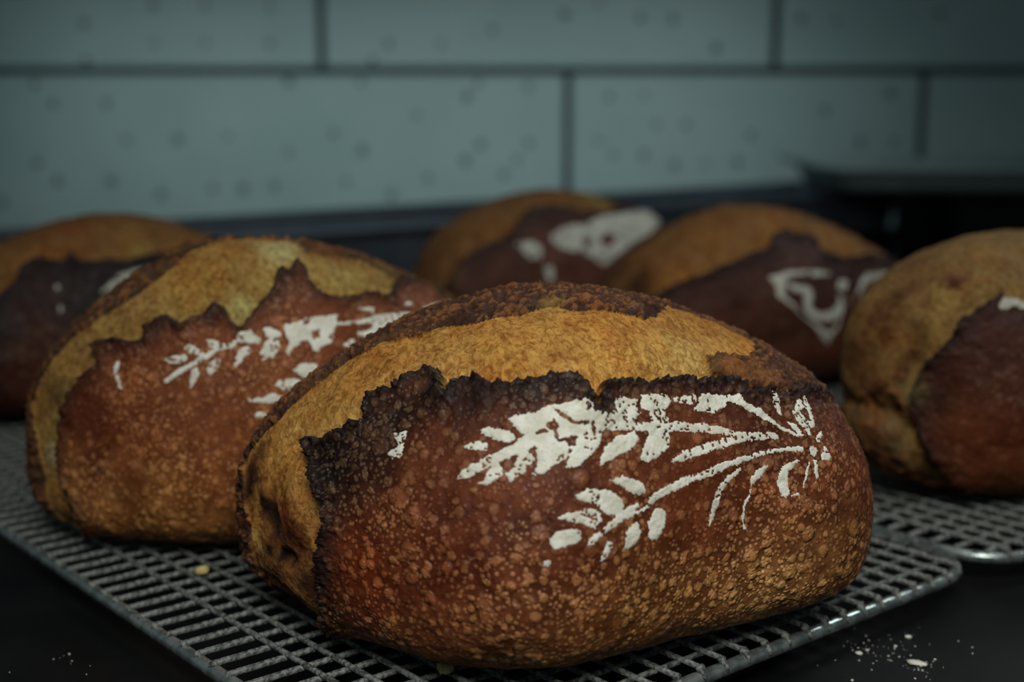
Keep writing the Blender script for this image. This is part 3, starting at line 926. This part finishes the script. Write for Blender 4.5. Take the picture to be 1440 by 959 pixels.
 "spots":[[-0.6968,1.5064,0.0148,[165,70,22],0.6],[-0.7131,2.3949,0.0124,[48,28,24],0.85],[-0.7871,1.4385,0.0061,[58,38,32],0.8],[-0.6332,2.4101,0.0135,[66,34,24],0.6],[-0.4833,2.3375,0.0118,[88,44,26],0.35],[-0.5637,1.708,0.0232,[100,40,20],0.45],[-0.1896,1.3456,0.0236,[140,92,42],0.5],[0.1416,1.151,0.0255,[172,122,70],0.8],[0.295,1.3693,0.0145,[156,108,60],0.6],[-0.0669,1.0166,0.0165,[160,110,60],0.65],[-0.2977,1.0759,0.013,[140,88,46],0.5],[0.3152,1.5556,0.0145,[120,75,34],0.5],[-0.4416,1.2128,0.0154,[110,62,30],0.4],[-0.621,2.0304,0.0131,[125,62,30],0.3],[-0.2957,1.797,0.0153,[88,38,20],0.4],[0.1993,2.0167,0.0127,[100,58,32],0.4],[-0.0588,2.0003,0.0161,[135,70,30],0.4],[-0.7021,2.4763,0.0127,[25,16,14],0.95],[-0.7806,2.2687,0.0071,[24,16,14],0.95],[-0.7871,1.4385,0.0064,[34,23,21],0.9],[-0.5535,2.5473,0.0106,[29,18,15],0.9],[-0.4728,2.6052,0.0081,[31,19,16],0.9],[-0.4154,2.4912,0.0085,[35,20,17],0.8],[-0.3367,2.4139,0.0079,[35,20,17],0.75],[-0.272,2.3864,0.0067,[31,19,16],0.8],[-0.6424,2.3428,0.0124,[42,24,19],0.7],[-0.9533,4.1469,0.0085,[40,17,13],0.97],[-0.93,5.0102,0.0086,[42,18,13],0.97],[-0.9135,5.6339,0.0078,[44,20,15],0.97],[-0.85,6.0131,0.0064,[54,25,17],0.97],[-0.9131,3.1642,0.0069,[47,24,16],0.95],[-0.9056,1.5705,0.0217,[150,92,46],0.75],[-0.81,0.2433,0.0172,[51,28,17],0.97],[-0.8259,1.0272,0.0085,[62,36,20],0.97],[-0.838,4.0214,0.0057,[44,19,14],0.97],[-0.882,4.4143,0.0057,[42,17,13],0.97],[-0.89,4.9592,0.0058,[44,19,14],0.97],[-0.89,5.4861,0.0054,[48,21,16],0.97],[-0.954,3.289,0.0038,[57,23,14],0.95],[-0.9001,3.3041,0.0042,[74,42,24],0.9],[-0.8399,3.1708,0.0048,[71,44,25],0.8],[-0.8173,2.6547,0.0075,[186,136,61],0.9],[-0.7688,2.6801,0.0051,[191,143,69],0.9],[-0.8775,1.8686,0.0079,[95,46,19],0.97],[-0.8546,1.6075,0.0065,[89,43,17],0.97],[-0.8702,2.1646,0.0052,[150,80,32],0.85],[-0.8049,2.2151,0.0045,[182,125,56],0.8],[-0.8935,1.6322,0.003,[47,20,12],0.7],[-0.994,2.2797,0.0015,[196,170,92],0.9],[-0.994,1.3776,0.002,[200,174,96],0.95],[-0.9899,1.0003,0.0021,[200,174,96],0.95],[-0.9788,0.8596,0.0019,[192,164,88],0.95],[-0.9655,0.7899,0.0015,[170,140,76],0.9],[-0.9427,2.5245,0.0034,[17,8,6],0.97],[-0.9502,2.3056,0.0037,[16,7,5],0.97],[-0.9495,2.0143,0.0041,[16,7,5],0.97],[-0.9441,1.7461,0.004,[17,8,6],0.97],[-0.9353,1.5532,0.003,[20,10,7],0.97],[-0.9481,1.1413,0.003,[20,10,8],0.97],[-0.9177,1.1795,0.0033,[17,8,6],0.97],[-0.8853,1.2686,0.0033,[23,12,8],0.97],[-0.9072,1.9079,0.003,[40,17,9],0.9],[-0.7898,2.1156,0.0025,[202,163,91],0.9],[-0.7907,1.9867,0.0025,[202,163,91],0.9],[-0.7947,1.803,0.0025,[195,152,80],0.9],[-0.8015,1.6405,0.0022,[172,118,58],0.8],[-0.8096,1.3766,0.0039,[71,42,21],0.9],[-0.8545,0.8672,0.0014,[165,108,52],0.85],[-0.8258,0.8575,0.0014,[172,112,54],0.85],[-0.7955,0.851,0.0017,[172,112,54],0.85],[-0.83,0.02,0.0038,[65,28,20],0.97],[-0.806,0.2879,0.0038,[68,31,20],0.97],[-0.778,0.3862,0.0034,[64,28,19],0.97],[-0.862,5.897,0.0043,[57,25,17],0.97],[-0.6938,1.0078,0.015,[96,40,22],0.6],[-0.6134,1.4572,0.0131,[100,42,22],0.5],[-0.6361,3.037,0.0131,[178,130,62],0.6],[-0.4798,3.0339,0.0115,[172,126,60],0.5],[-0.425,2.8816,0.0112,[178,129,60],0.5],[-0.1569,2.5006,0.0163,[202,152,72],0.7],[0.0085,2.473,0.0112,[205,167,89],0.8],[-0.327,2.5825,0.0134,[194,141,63],0.6],[0.27,2.9138,0.0094,[172,122,54],0.5],[0.1911,2.3932,0.0087,[150,92,42],0.7],[0.11,2.4199,0.0063,[170,110,50],0.7],[-0.1679,2.9115,0.0046,[170,135,62],0.8]],"dents":[[-0.9388,2.1496,0.0032,0.0076,-9],[-0.9314,1.7253,0.0032,0.007,-8],[-0.9014,1.2661,0.0064,0.0029,-6],[-0.9667,5.0937,0.0025,0.0123,1.5],[-0.9899,1.0003,0.0021,0.0084,2.5],[-0.834,2.2434,0.0062,0.0113,3],[-0.4344,2.5931,0.0019,0.0038,-1]],"lw":[0.0018,0.0022]},
"b":{"par":[-0.1035,0.7107,46.5886,0.2658,0.1449,0.1388,0.037,0.6031,0.7843,0.0487,-0.0838,0.1503,0.0585,-0.0928,0.0125,0.0245,0.0067,-0.0003,0.0525,0.0081,0.0122,-0.0208,0.0113,0.03,-0.007],
 "ear":[[-0.7558,0.4108],[-0.8658,0.853],[-0.9169,1.1303],[-0.9483,1.7967],[-0.943,2.1718],[-0.9218,2.3649],[-0.8686,2.497],[-0.8203,2.578],[-0.7605,2.5955],[-0.6987,2.5793],[-0.6915,2.6891],[-0.6813,2.7968],[-0.6509,2.7645],[-0.6227,2.678],[-0.6035,2.5897],[-0.5642,2.5217],[-0.5569,2.622],[-0.5308,2.6109],[-0.5051,2.6033],[-0.4856,2.5842],[-0.4736,2.4828],[-0.4606,2.4855],[-0.4369,2.49],[-0.4153,2.4935],[-0.386,2.5367],[-0.3689,2.4917],[-0.3648,2.3946],[-0.3531,2.3347],[-0.315,2.4004],[-0.2777,2.4656],[-0.2432,2.5281],[-0.2172,2.6242],[-0.1994,2.6532],[-0.1937,2.6087],[-0.1527,2.7077],[-0.1498,2.6224],[-0.1524,2.5144],[-0.1382,2.4336],[-0.1096,2.4193],[-0.0755,2.43],[-0.0167,2.4645],[0.0592,2.4718],[0.1064,2.5969],[0.2474,2.7572],[0.2738,2.6043],[0.4071,2.6174]],
 "back":[[-0.864,3.7221],[-0.7978,3.4609],[-0.7224,3.3009],[-0.637,3.0929],[-0.5617,2.9725],[-0.4804,2.9586],[-0.3996,3.035],[-0.318,3.1801],[-0.25,3.289],[-0.062,3.1371],[-0.0902,2.9306],[-0.1078,2.7977],[-0.0525,2.7839],[0.0453,2.8357],[0.0936,2.7538],[0.1554,2.6985],[0.378,2.896],[0.502,2.7173]],
 "flour":[[[-0.5406,2.33],[-0.5167,2.3246],[-0.4843,2.2964],[-0.4856,2.2615],[-0.5043,2.2538],[-0.5328,2.2934]],[[-0.4914,2.3341],[-0.4686,2.3499],[-0.4543,2.3028],[-0.4468,2.261],[-0.4602,2.2549],[-0.4809,2.3003]],[[-0.5545,2.213],[-0.528,2.2307],[-0.4845,2.2462],[-0.4479,2.2619],[-0.4064,2.2751],[-0.4017,2.2451],[-0.4345,2.2306],[-0.4828,2.21],[-0.52,2.1941],[-0.5463,2.1752],[-0.5561,2.1875]],[[-0.4862,2.206],[-0.4682,2.2112],[-0.4637,2.1742],[-0.4794,2.1336],[-0.4951,2.1031],[-0.4979,2.1343]],[[-0.4465,2.2004],[-0.4241,2.2226],[-0.4085,2.2114],[-0.4216,2.1697],[-0.4448,2.1375],[-0.4531,2.1663]],[[-0.4331,2.3328],[-0.417,2.3251],[-0.4033,2.2996],[-0.4054,2.261],[-0.4249,2.263],[-0.4329,2.2902]],[[-0.3982,2.2955],[-0.3769,2.2862],[-0.3608,2.2815],[-0.3705,2.2493],[-0.3837,2.2325],[-0.4043,2.247]],[[-0.3635,2.3031],[-0.3338,2.3164],[-0.3143,2.254],[-0.3146,2.2295],[-0.3498,2.2364],[-0.369,2.2611]],[[-0.3865,2.1843],[-0.3667,2.2342],[-0.3446,2.2334],[-0.3425,2.1955],[-0.3696,2.1622],[-0.3913,2.1409]],[[-0.308,2.3012],[-0.2907,2.3051],[-0.2623,2.2672],[-0.2696,2.2335],[-0.3038,2.2487]],[[-0.324,2.198],[-0.3046,2.2429],[-0.2722,2.2346],[-0.2752,2.1883],[-0.2996,2.1459],[-0.3265,2.152]],[[-0.2573,2.3028],[-0.2287,2.305],[-0.1919,2.3203],[-0.1509,2.3193],[-0.1202,2.323],[-0.1293,2.2851],[-0.1413,2.2249],[-0.1535,2.1795],[-0.1779,2.1721],[-0.1934,2.1412],[-0.206,2.1554],[-0.2046,2.1894],[-0.2197,2.205],[-0.2457,2.1779],[-0.2614,2.1397],[-0.2659,2.1732],[-0.2523,2.2152],[-0.2585,2.2535]],[[-0.1392,2.2797],[-0.075,2.294],[-0.0206,2.3214],[-0.0272,2.3412],[-0.0782,2.3497],[-0.0424,2.3671],[-0.0114,2.3695],[-0.0158,2.3291],[0.039,2.3521],[0.0991,2.3736],[0.146,2.3501],[0.0611,2.2744],[0.0086,2.2323],[-0.0385,2.1972],[-0.0856,2.2066],[-0.0848,2.2333],[-0.0438,2.2468],[-0.0327,2.2733],[-0.0987,2.2646],[-0.136,2.2608]],[[0.1477,2.4089],[0.2006,2.4706],[0.3666,2.5788],[0.2346,2.4387],[0.1613,2.3719]],[[-0.127,2.1762],[-0.095,2.2069],[-0.0919,2.1853],[-0.1082,2.1571],[-0.1263,2.1588]],[[-0.2594,2.0811],[-0.24,2.1061],[-0.204,2.099],[-0.1934,2.0639],[-0.2083,2.0294],[-0.2392,2.0317]],[[-0.3138,2.0338],[-0.282,2.05],[-0.2496,2.04],[-0.24,2.0105],[-0.2602,1.9841],[-0.2927,1.9918]],[[-0.3804,1.9914],[-0.3371,1.9854],[-0.3192,2.0029],[-0.2891,1.9692],[-0.2967,1.9416],[-0.3294,1.9445],[-0.3708,1.9751]],[[-0.3669,1.916],[-0.347,1.9277],[-0.3319,1.9097],[-0.3333,1.8887],[-0.3603,1.8919]],[[0.0938,2.4371],[0.134,2.4591],[0.1264,2.4307],[0.0883,2.4148]],[[-0.668,2.4521],[-0.645,2.5059],[-0.6403,2.4612],[-0.6585,2.4104],[-0.6578,2.2692],[-0.6659,2.262],[-0.6726,2.3312]]],"holes":[[[-0.1913,2.2454],[-0.1764,2.2484],[-0.1804,2.2192],[-0.1953,2.2165]],[[-0.2059,2.3046],[-0.1942,2.3054],[-0.1985,2.2838],[-0.2078,2.2837]]],"lines":[],
 "spots":[[-0.3974,2.4627,0.0058,[66,30,24],0.85],[-0.4871,2.5145,0.0048,[60,28,22],0.85],[-0.5261,2.5415,0.0048,[52,26,20],0.85],[-0.1998,2.5663,0.0063,[44,22,18],0.9],[-0.186,2.4964,0.0063,[60,28,22],0.8],[-0.2542,2.4527,0.0055,[84,40,26],0.7],[-0.6379,2.6549,0.0075,[66,36,26],0.8],[-0.0948,2.3979,0.0085,[80,40,26],0.7],[0.045,2.4311,0.0087,[84,42,28],0.7],[-0.0762,2.9408,0.0047,[84,40,22],0.8],[-0.0337,2.7778,0.0094,[128,74,34],0.8],[0.1554,2.6985,0.006,[90,44,24],0.7],[-0.3268,2.4771,0.0055,[186,176,112],0.9],[-0.1755,2.8113,0.0071,[186,176,112],0.85],[-0.1296,2.9165,0.005,[190,180,118],0.9],[-0.9425,2.7783,0.007,[156,128,64],0.8],[-0.986,2.4137,0.0049,[152,148,112],0.8],[-0.9539,1.1074,0.0063,[148,108,48],0.8],[-0.9453,5.8605,0.0058,[105,54,31],0.7],[-0.8515,0.4832,0.0056,[140,92,40],0.8],[-0.9592,4.4506,0.0036,[120,45,25],0.7],[-0.7871,2.3467,0.0154,[98,40,24],0.8],[-0.802,1.8595,0.0103,[105,45,26],0.5],[-0.5726,2.5194,0.0136,[100,45,25],0.6],[-0.6065,1.7844,0.027,[137,73,33],0.6],[-0.559,1.4548,0.0237,[144,94,44],0.7],[-0.2982,1.8362,0.0204,[148,88,38],0.7],[-0.4175,1.7358,0.0237,[145,77,35],0.5],[-0.153,2.3796,0.0174,[145,79,35],0.7],[0.0758,2.4133,0.0183,[132,66,33],0.6],[-0.2844,2.6276,0.0173,[160,132,68],0.6],[-0.4066,2.7314,0.0138,[160,120,49],0.6],[-0.5949,2.6449,0.0137,[142,102,48],0.6],[-0.1692,2.8603,0.0107,[171,160,104],0.8],[-0.3377,2.4624,0.0062,[171,160,96],0.9],[-0.0601,2.5725,0.0143,[166,148,80],0.7],[-0.7162,2.8049,0.0104,[123,88,44],0.6],[-0.0179,2.9299,0.0074,[123,66,30],0.6],[0.1228,2.7237,0.0075,[152,128,68],0.6],[0.3053,2.7418,0.0079,[152,128,72],0.6],[-0.8497,2.8952,0.0087,[96,77,42],0.6]],"dents":[[-0.9687,1.9409,0.0028,0.0141,-4],[-0.9749,5.7727,0.0022,0.0108,2]],"lw":[0.007,0.006]},
"c":{"par":[-0.3042,0.9856,56.8021,0.2638,0.1495,0.1328,0.0412,0.6196,0.6285,-0.0053,-0.0049,-0.078,0.0394,-0.0124,-0.015,0.0009,-0.0011,0.0009,0.003,-0.0004,-0.0017,-0.004,0.0012,0.0019,-0.0006],
 "ear":[[-0.6502,1.083],[-0.4867,2.1639],[-0.4187,2.3169],[-0.3884,2.3557],[-0.3586,2.3938],[-0.3399,2.4583],[-0.3207,2.5259],[-0.2828,2.5643],[-0.247,2.5865],[-0.2223,2.4991],[-0.1936,2.4573],[-0.1649,2.4616],[-0.145,2.5401],[-0.1337,2.4098],[-0.0821,2.3639],[-0.0342,2.3632],[0.0275,2.3329],[0.1155,2.3832],[0.2097,2.4429],[0.2445,2.5022],[0.2803,2.6678],[0.2713,2.489],[0.3528,2.6481],[0.478,3.0389]],
 "back":[[-0.5922,2.4294],[-0.318,3.3426],[-0.206,3.3158],[-0.038,3.2622],[0.262,3.1103],[0.43,3.0567]],
 "flour":[[[-0.0878,2.1103],[-0.0696,2.141],[-0.0154,2.2192],[0.0699,2.2627],[0.1031,2.261],[0.0304,2.1881],[-0.0479,2.1141],[-0.0815,2.0889]],[[-0.2336,2.2334],[-0.2158,2.2532],[-0.2061,2.2034],[-0.2256,2.1807]],[[-0.2298,2.0651],[-0.2161,2.0674],[-0.2151,2.0084],[-0.2296,2.006]]],"holes":[],"lines":[],
 "spots":[[-0.11,2.879,0.0101,[132,61,30],0.5],[0.0631,2.6669,0.0152,[160,120,60],0.5],[-0.2306,2.6703,0.0123,[148,96,44],0.5],[0.0753,2.444,0.006,[156,140,72],0.6],[-0.3237,2.1906,0.0192,[60,30,22],0.6],[-0.3047,1.5572,0.0288,[90,40,22],0.6]],"dents":[],"lw":[0.007,0.006]},
"d":{"par":[0.031,1.2162,54.2389,0.2708,0.1488,0.1347,0.0401,0.6428,0.6074,-0.0093,-0.0123,0.0058,0.044,0.0006,0.001,-0.0009,0.0,-0.0008,0.0001,0.0004,-0.0041,-0.0065,0.0085,-0.0015,0.0005],
 "ear":[[-0.8816,1.9719],[-0.8352,2.1787],[-0.7189,2.4423],[-0.5635,2.4528],[-0.4383,2.4299],[-0.335,2.5079],[-0.2248,2.689],[-0.1138,2.6414],[0.0099,2.5404],[0.1506,2.5331],[0.3708,2.8496],[0.578,2.7709]],
 "back":[[-0.786,4.5305],[-0.598,3.6552],[-0.418,3.4855],[-0.198,3.3604],[-0.01,3.2264],[0.174,3.0746],[0.382,2.9406],[0.574,2.7799]],
 "flour":[[[-0.1812,2.3208],[-0.0975,2.3798],[0.0132,2.3815],[0.0793,2.4535],[0.2166,2.5224],[0.51,2.8602],[0.566,2.7977],[0.61,2.7173],[0.3901,2.3371],[0.1885,2.1178],[0.0487,1.9523],[-0.0055,2.0347],[-0.0707,2.102],[-0.1473,2.1582],[-0.186,2.221]],[[-0.3648,2.3294],[-0.2804,2.3106],[-0.2401,2.2218],[-0.2586,2.0862],[-0.3189,2.1393]],[[-0.2578,2.0398],[-0.2117,2.0223],[-0.2065,1.8683],[-0.2475,1.8805]]],"holes":[[[0.1064,2.2725],[0.1488,2.2502],[0.1098,2.1379],[0.0617,2.1624],[0.0566,2.2103]],[[-0.0251,2.2438],[0.0193,2.2132],[-0.0157,2.1476],[-0.0327,2.1971]]],"lines":[],
 "spots":[[-0.7565,2.8524,0.0149,[114,74,39],0.6],[-0.4584,2.7203,0.015,[128,84,40],0.5],[0.1999,2.8649,0.0161,[148,124,60],0.7],[-0.7482,2.2625,0.0082,[132,100,48],0.7],[-0.1511,2.5287,0.0153,[55,28,22],0.7]],"dents":[],"lw":[0.007,0.006]},
"e":{"par":[0.1897,1.0536,57.1548,0.2753,0.153,0.1325,0.0426,0.63,0.6007,-0.0063,-0.001,0.0154,0.0651,-0.0643,-0.0165,0.0018,-0.0017,0.001,-0.0046,0.0104,-0.0055,0.0044,0.0025,-0.0009,0.0002],
 "ear":[[-0.924,2.7492],[-0.7533,2.3954],[-0.6421,2.3882],[-0.5141,2.3757],[-0.4142,2.36],[-0.3125,2.3799],[-0.2548,2.3953],[-0.1907,2.3805],[-0.1507,2.4361],[-0.1196,2.5049],[-0.0987,2.5315],[-0.0561,2.5355],[-0.0302,2.4769],[0.0318,2.495],[0.0532,2.413],[0.0679,2.2932],[0.1553,2.2696],[0.2525,2.3164],[0.3832,2.4177],[0.674,2.5119]],
 "back":[[-0.792,4.2989],[-0.65,3.8695],[-0.51,3.6641],[-0.338,3.548],[-0.19,3.4229],[-0.042,3.2532],[0.09,3.0389],[0.258,2.896],[0.502,2.8245],[0.67,2.5298]],
 "flour":[[[-0.2174,2.1308],[-0.156,2.1425],[-0.1375,2.0863],[-0.1638,1.9749],[-0.0825,1.7924],[0.0421,1.6299],[0.0295,1.4978],[-0.0298,1.6674],[-0.1452,1.8761],[-0.1979,1.9627],[-0.1942,2.058]],[[-0.2156,2.1428],[-0.1269,2.1573],[0.0793,2.1262],[0.0643,2.0798],[-0.0551,2.0944],[-0.1348,2.1051],[-0.2053,2.0749]],[[-0.1406,2.063],[-0.0392,2.0031],[-0.0325,1.9319],[-0.0521,1.8548],[-0.0129,1.8021],[0.0454,1.817],[0.0872,1.8843],[0.0686,1.9332],[0.1102,1.9198],[0.1014,1.787],[0.0421,1.7122],[-0.0291,1.7362],[-0.0815,1.815],[-0.0854,1.9074],[-0.0722,1.9508],[-0.1357,1.9899]],[[0.0802,2.0106],[0.0979,2.0509],[0.1234,2.0655],[0.1445,2.0469],[0.1423,1.9954],[0.1208,1.9617],[0.0905,1.9689]],[[0.1676,1.8948],[0.211,2.0428],[0.265,2.1412],[0.49,2.2569],[0.4797,2.1817],[0.2698,2.0686],[0.2174,1.9625],[0.1401,1.8575],[0.1238,1.895]],[[-0.0014,1.6387],[0.0566,1.6744],[0.0807,1.7655],[0.1201,1.9074],[0.096,1.7636],[0.0717,1.6478],[0.0356,1.584]]],"holes":[],"lines":[],
 "spots":[[-0.7709,2.7715,0.0128,[60,30,22],0.9],[-0.3339,2.7687,0.0209,[144,96,41],0.5],[-0.5988,2.4807,0.0153,[152,100,44],0.6],[-0.055,2.686,0.0161,[152,100,44],0.5],[0.2022,2.47,0.0137,[156,112,56],0.6],[-0.6952,3.5531,0.0106,[90,50,30],0.6],[-0.4998,1.8928,0.0303,[80,38,22],0.6],[0.081,1.5383,0.0214,[95,45,26],0.5]],"dents":[],"lw":[0.007,0.006]},
"f":{"par":[0.3331,0.8172,35.9194,0.3208,0.1728,0.1408,0.0849,0.5727,0.4393,0.0351,-0.0504,0.1479,0.0215,-0.0279,0.0175,0.0309,0.0602,0.1149,0.0058,-0.0167,-0.0053,-0.0675,0.0588,-0.0001,0.0248],
 "ear":[[-0.6647,0.3354],[-0.749,0.3064],[-0.8512,0.3457],[-0.9309,0.369],[-0.9639,0.325],[-0.9772,0.3059],[-0.994,0.5827],[-0.9931,1.1176],[-0.9844,1.5531],[-0.9624,1.9738],[-0.9441,2.135],[-0.9015,2.3463],[-0.8417,2.5264],[-0.8015,2.5255],[-0.7425,2.5327],[-0.6836,2.5428],[-0.6868,2.4682],[-0.6631,2.347],[-0.3,2.15],[0.2,2.2],[0.9,2.3]],
 "back":[[-0.8,5.2],[0.9,5.0]],
 "flour":[[[-0.7361,2.4258],[-0.6958,2.4902],[-0.67,2.4552],[-0.6511,2.3479],[-0.6772,2.2412],[-0.703,2.3383],[-0.7287,2.3557]]],"holes":[],"lines":[[[-0.738,5.111],[-0.7856,5.1503],[-0.9289,5.3752],[-0.9689,5.7764],[-0.9579,6.1936]]],
 "spots":[[-0.9031,4.7695,0.0116,[85,51,26],0.8],[-0.9503,5.1521,0.0107,[99,57,27],0.7],[-0.981,3.6375,0.0076,[152,104,49],0.7],[-0.9559,2.7981,0.0052,[82,41,22],0.85],[-0.9981,1.9719,0.0044,[78,39,21],0.8],[-0.998,5.2807,0.0035,[82,41,22],0.8],[-0.9534,3.8398,0.0044,[75,40,21],0.7],[-0.8656,3.664,0.0097,[92,51,26],0.8],[-0.7838,3.4317,0.0062,[78,42,23],0.7],[-0.7267,3.2934,0.0062,[82,43,23],0.7],[-0.7969,3.0243,0.0052,[77,39,21],0.7],[-0.7842,2.8847,0.0083,[156,124,62],0.7],[-0.9431,2.5868,0.0067,[158,126,62],0.7],[-0.9907,0.8349,0.0061,[152,132,80],0.8],[-0.9892,0.1239,0.0046,[148,132,88],0.8],[-0.6944,2.9718,0.0048,[78,36,19],0.95],[-0.4844,3.1099,0.0117,[148,112,54],0.5],[-0.5769,3.5191,0.0117,[99,60,30],0.6],[-0.9728,5.2888,0.0035,[71,33,19],0.8],[-0.694,4.2893,0.0064,[78,52,31],0.6],[-0.7708,4.7349,0.004,[120,96,56],0.5],[-0.8991,5.6562,0.009,[106,58,27],0.9],[-0.9407,5.9134,0.0039,[126,112,80],0.75],[-0.8955,6.1414,0.0035,[120,104,76],0.7],[-0.7976,5.8926,0.0099,[78,41,24],0.85],[-0.7113,6.2231,0.0099,[67,31,19],0.85],[-0.8159,0.2589,0.0053,[45,21,15],0.9],[-0.976,5.948,0.004,[45,22,15],0.9],[-0.9441,5.3484,0.004,[45,22,15],0.9],[-0.9188,1.484,0.0145,[84,42,24],0.7],[-0.7886,2.1932,0.0169,[60,31,22],0.7],[-0.8894,0.9,0.0129,[111,57,24],0.7],[-0.7919,0.7696,0.0173,[105,52,23],0.6],[-0.7596,1.0814,0.0128,[85,39,19],0.6],[-0.9565,1.0308,0.0069,[52,28,22],0.7]],"dents":[[-0.997,4.6319,0.0099,0.0099,-1.2]],"lw":[0.007,0.006]}}
STY = dict(
    a=dict(seed=11, res=(680, 680), crust=(112, 58, 31), low=(146, 96, 52), torn=(182, 130, 58), backc=(72, 46, 34), palec=(206, 170, 92), pale=0.8, palew=0.011, jag=1.4, fhole=0.85,
           lip=0.0052, deep=0.0050, charw=0.0095, char=1.0, blister=1.0, fstep=0.00042, flabel='white flour stencil of two wheat ears tied at the right'),
    b=dict(seed=23, res=(360, 340), crust=(136, 76, 40), low=(142, 92, 48), fhole=0.9, torn=(156, 118, 58), backc=(76, 54, 36), palec=(184, 170, 100), pale=0.5,
           lip=0.0042, deep=0.0045, charw=0.0050, char=0.9, blister=0.8, fstep=0.0006, flabel='white flour stencil of a wheat ear'),
    c=dict(seed=37, res=(240, 240), crust=(30, 19, 18), low=(60, 33, 24), torn=(124, 87, 47), backc=(108, 72, 40), fhole=2, palec=(185, 138, 66), pale=0.4,
           lip=0.004, deep=0.004, charw=0.010, char=0.9, blister=0.5, fstep=0.0010, flabel='faint streak of white flour'),
    d=dict(seed=41, res=(240, 240), crust=(84, 46, 32), low=(90, 52, 34), torn=(124, 88, 50), backc=(100, 70, 42), fhole=2, palec=(170, 130, 64), pale=0.4,
           lip=0.006, deep=0.006, charw=0.012, char=0.7, blister=0.4, fstep=0.0010, flabel='white floral flour stencil'),
    e=dict(seed=53, res=(260, 260), crust=(70, 38, 28), low=(80, 46, 30), torn=(126, 88, 46), backc=(84, 56, 34), fhole=2, palec=(200, 152, 74), pale=0.4,
           lip=0.005, deep=0.005, charw=0.009, char=0.9, blister=0.4, fstep=0.0009, flabel='white flour stencil of a curled leaf'),
    f=dict(seed=67, res=(300, 300), crust=(92, 50, 34), low=(122, 66, 36), torn=(132, 102, 56), backc=(112, 88, 48), palec=(160, 134, 74), pale=0.45,
           lip=0.0045, deep=0.0045, charw=0.008, char=0.8, blister=0.5, fstep=0.0010, flabel='smudge of white flour at the upper edge'),
)
GRP = 'scored oval loaves cooling on the racks'
build_loaf('a', STY['a'], 'large dark brown oval loaf in front with two flour wheat ears and a charred ear', GRP)
build_loaf('b', STY['b'], 'golden brown loaf left of the front one, flour wheat ear below its pale tear', GRP)
build_loaf('c', STY['c'], 'dark loaf at the far left edge, mostly hidden behind the golden brown loaf', GRP)
build_loaf('d', STY['d'], 'rearmost loaf near the wall with a blotchy white flour stencil and golden rim', GRP)
build_loaf('e', STY['e'], 'dark loaf behind the right of the front loaf, curled line stencil in flour', GRP)
build_loaf('f', STY['f'], 'reddish brown loaf cut off by the right picture edge, swirl on its left end', GRP)

# ------------------------------------------------------------------ crumbs and spilt flour
rng = np.random.default_rng(9)


def crumb(x, y, z, r, label, mat):
    m = MB()
    m.blob((0, 0, r * 0.7), r, r * 0.85, r * 0.7, rng, 9, 6, 0.25)
    o = m.build('crumb', mat)
    o.location = (x, y, z)
    tag(o, label, 'crumb', 'loose crumbs')
    return o


crumb(-0.1456, 0.6065, -0.0002, 0.0032, 'yellow bread crumb on the near rack between the two left loaves', M_CRUMB)
crumb(-0.0262, 0.4955, -0.0002, 0.0036, 'yellow crumb on the rack wires under the front loaf at the bottom edge', M_CRUMB)
LUMPS = [(1208, 920, 0.0016, 'small oval lump of white flour on the counter below the rack rim'), (1277, 897, 0.0016, 'small round speck of white flour, topmost on the dark counter'),
         (1290, 935, 0.0022, 'long flat smear of white flour on the dark counter, lower right')]


def on_counter(px, py):
    p = math.radians(10.13)
    a, b = (px - 720) / 1900.0, -(py - 479.5) / 1900.0
    dz = -math.sin(p) + b * math.cos(p)
    t = (ZT - 0.22) / dz
    return a * t, (math.cos(p) + b * math.sin(p)) * t


for px_, py_, r_, lb in LUMPS:
    x, y = on_counter(px_, py_)
    m = MB()
    m.blob((0, 0, r_ * 0.35), r_ * (2.2 if r_ > .002 else 1.1), r_ * 0.8, r_ * 0.4, rng, 9, 5, 0.3)
    o = m.build('flour_lump', M_FLOUR)
    o.location = (x, y, ZT)
    o.rotation_euler = (0, 0, -0.5)
    tag(o, lb, 'flour', 'flour lumps on the counter')
m = MB()
for (cx, cy, sx, sy, n) in ((1210, 908, 12, 7, 16), (1240, 918, 18, 8, 22), (1275, 912, 7, 12, 10), (1290, 935, 14, 7, 26), (1310, 950, 14, 5, 9), (1250, 915, 60, 25, 22), (90, 925, 9, 4, 6), (60, 945, 40, 8, 4)):
    for i in range(n):
        x, y = on_counter(cx + rng.normal() * sx, cy + rng.normal() * sy)
        r = 0.00018 * (1 + rng.exponential(0.7))
        m.blob((x, y, ZT + r * 0.4), r, r, r * 0.6, None, 5, 3)
tag(m.build('flour_dust', M_FLOUR), 'fine specks of flour scattered over the black counter', 'flour', kind='stuff')
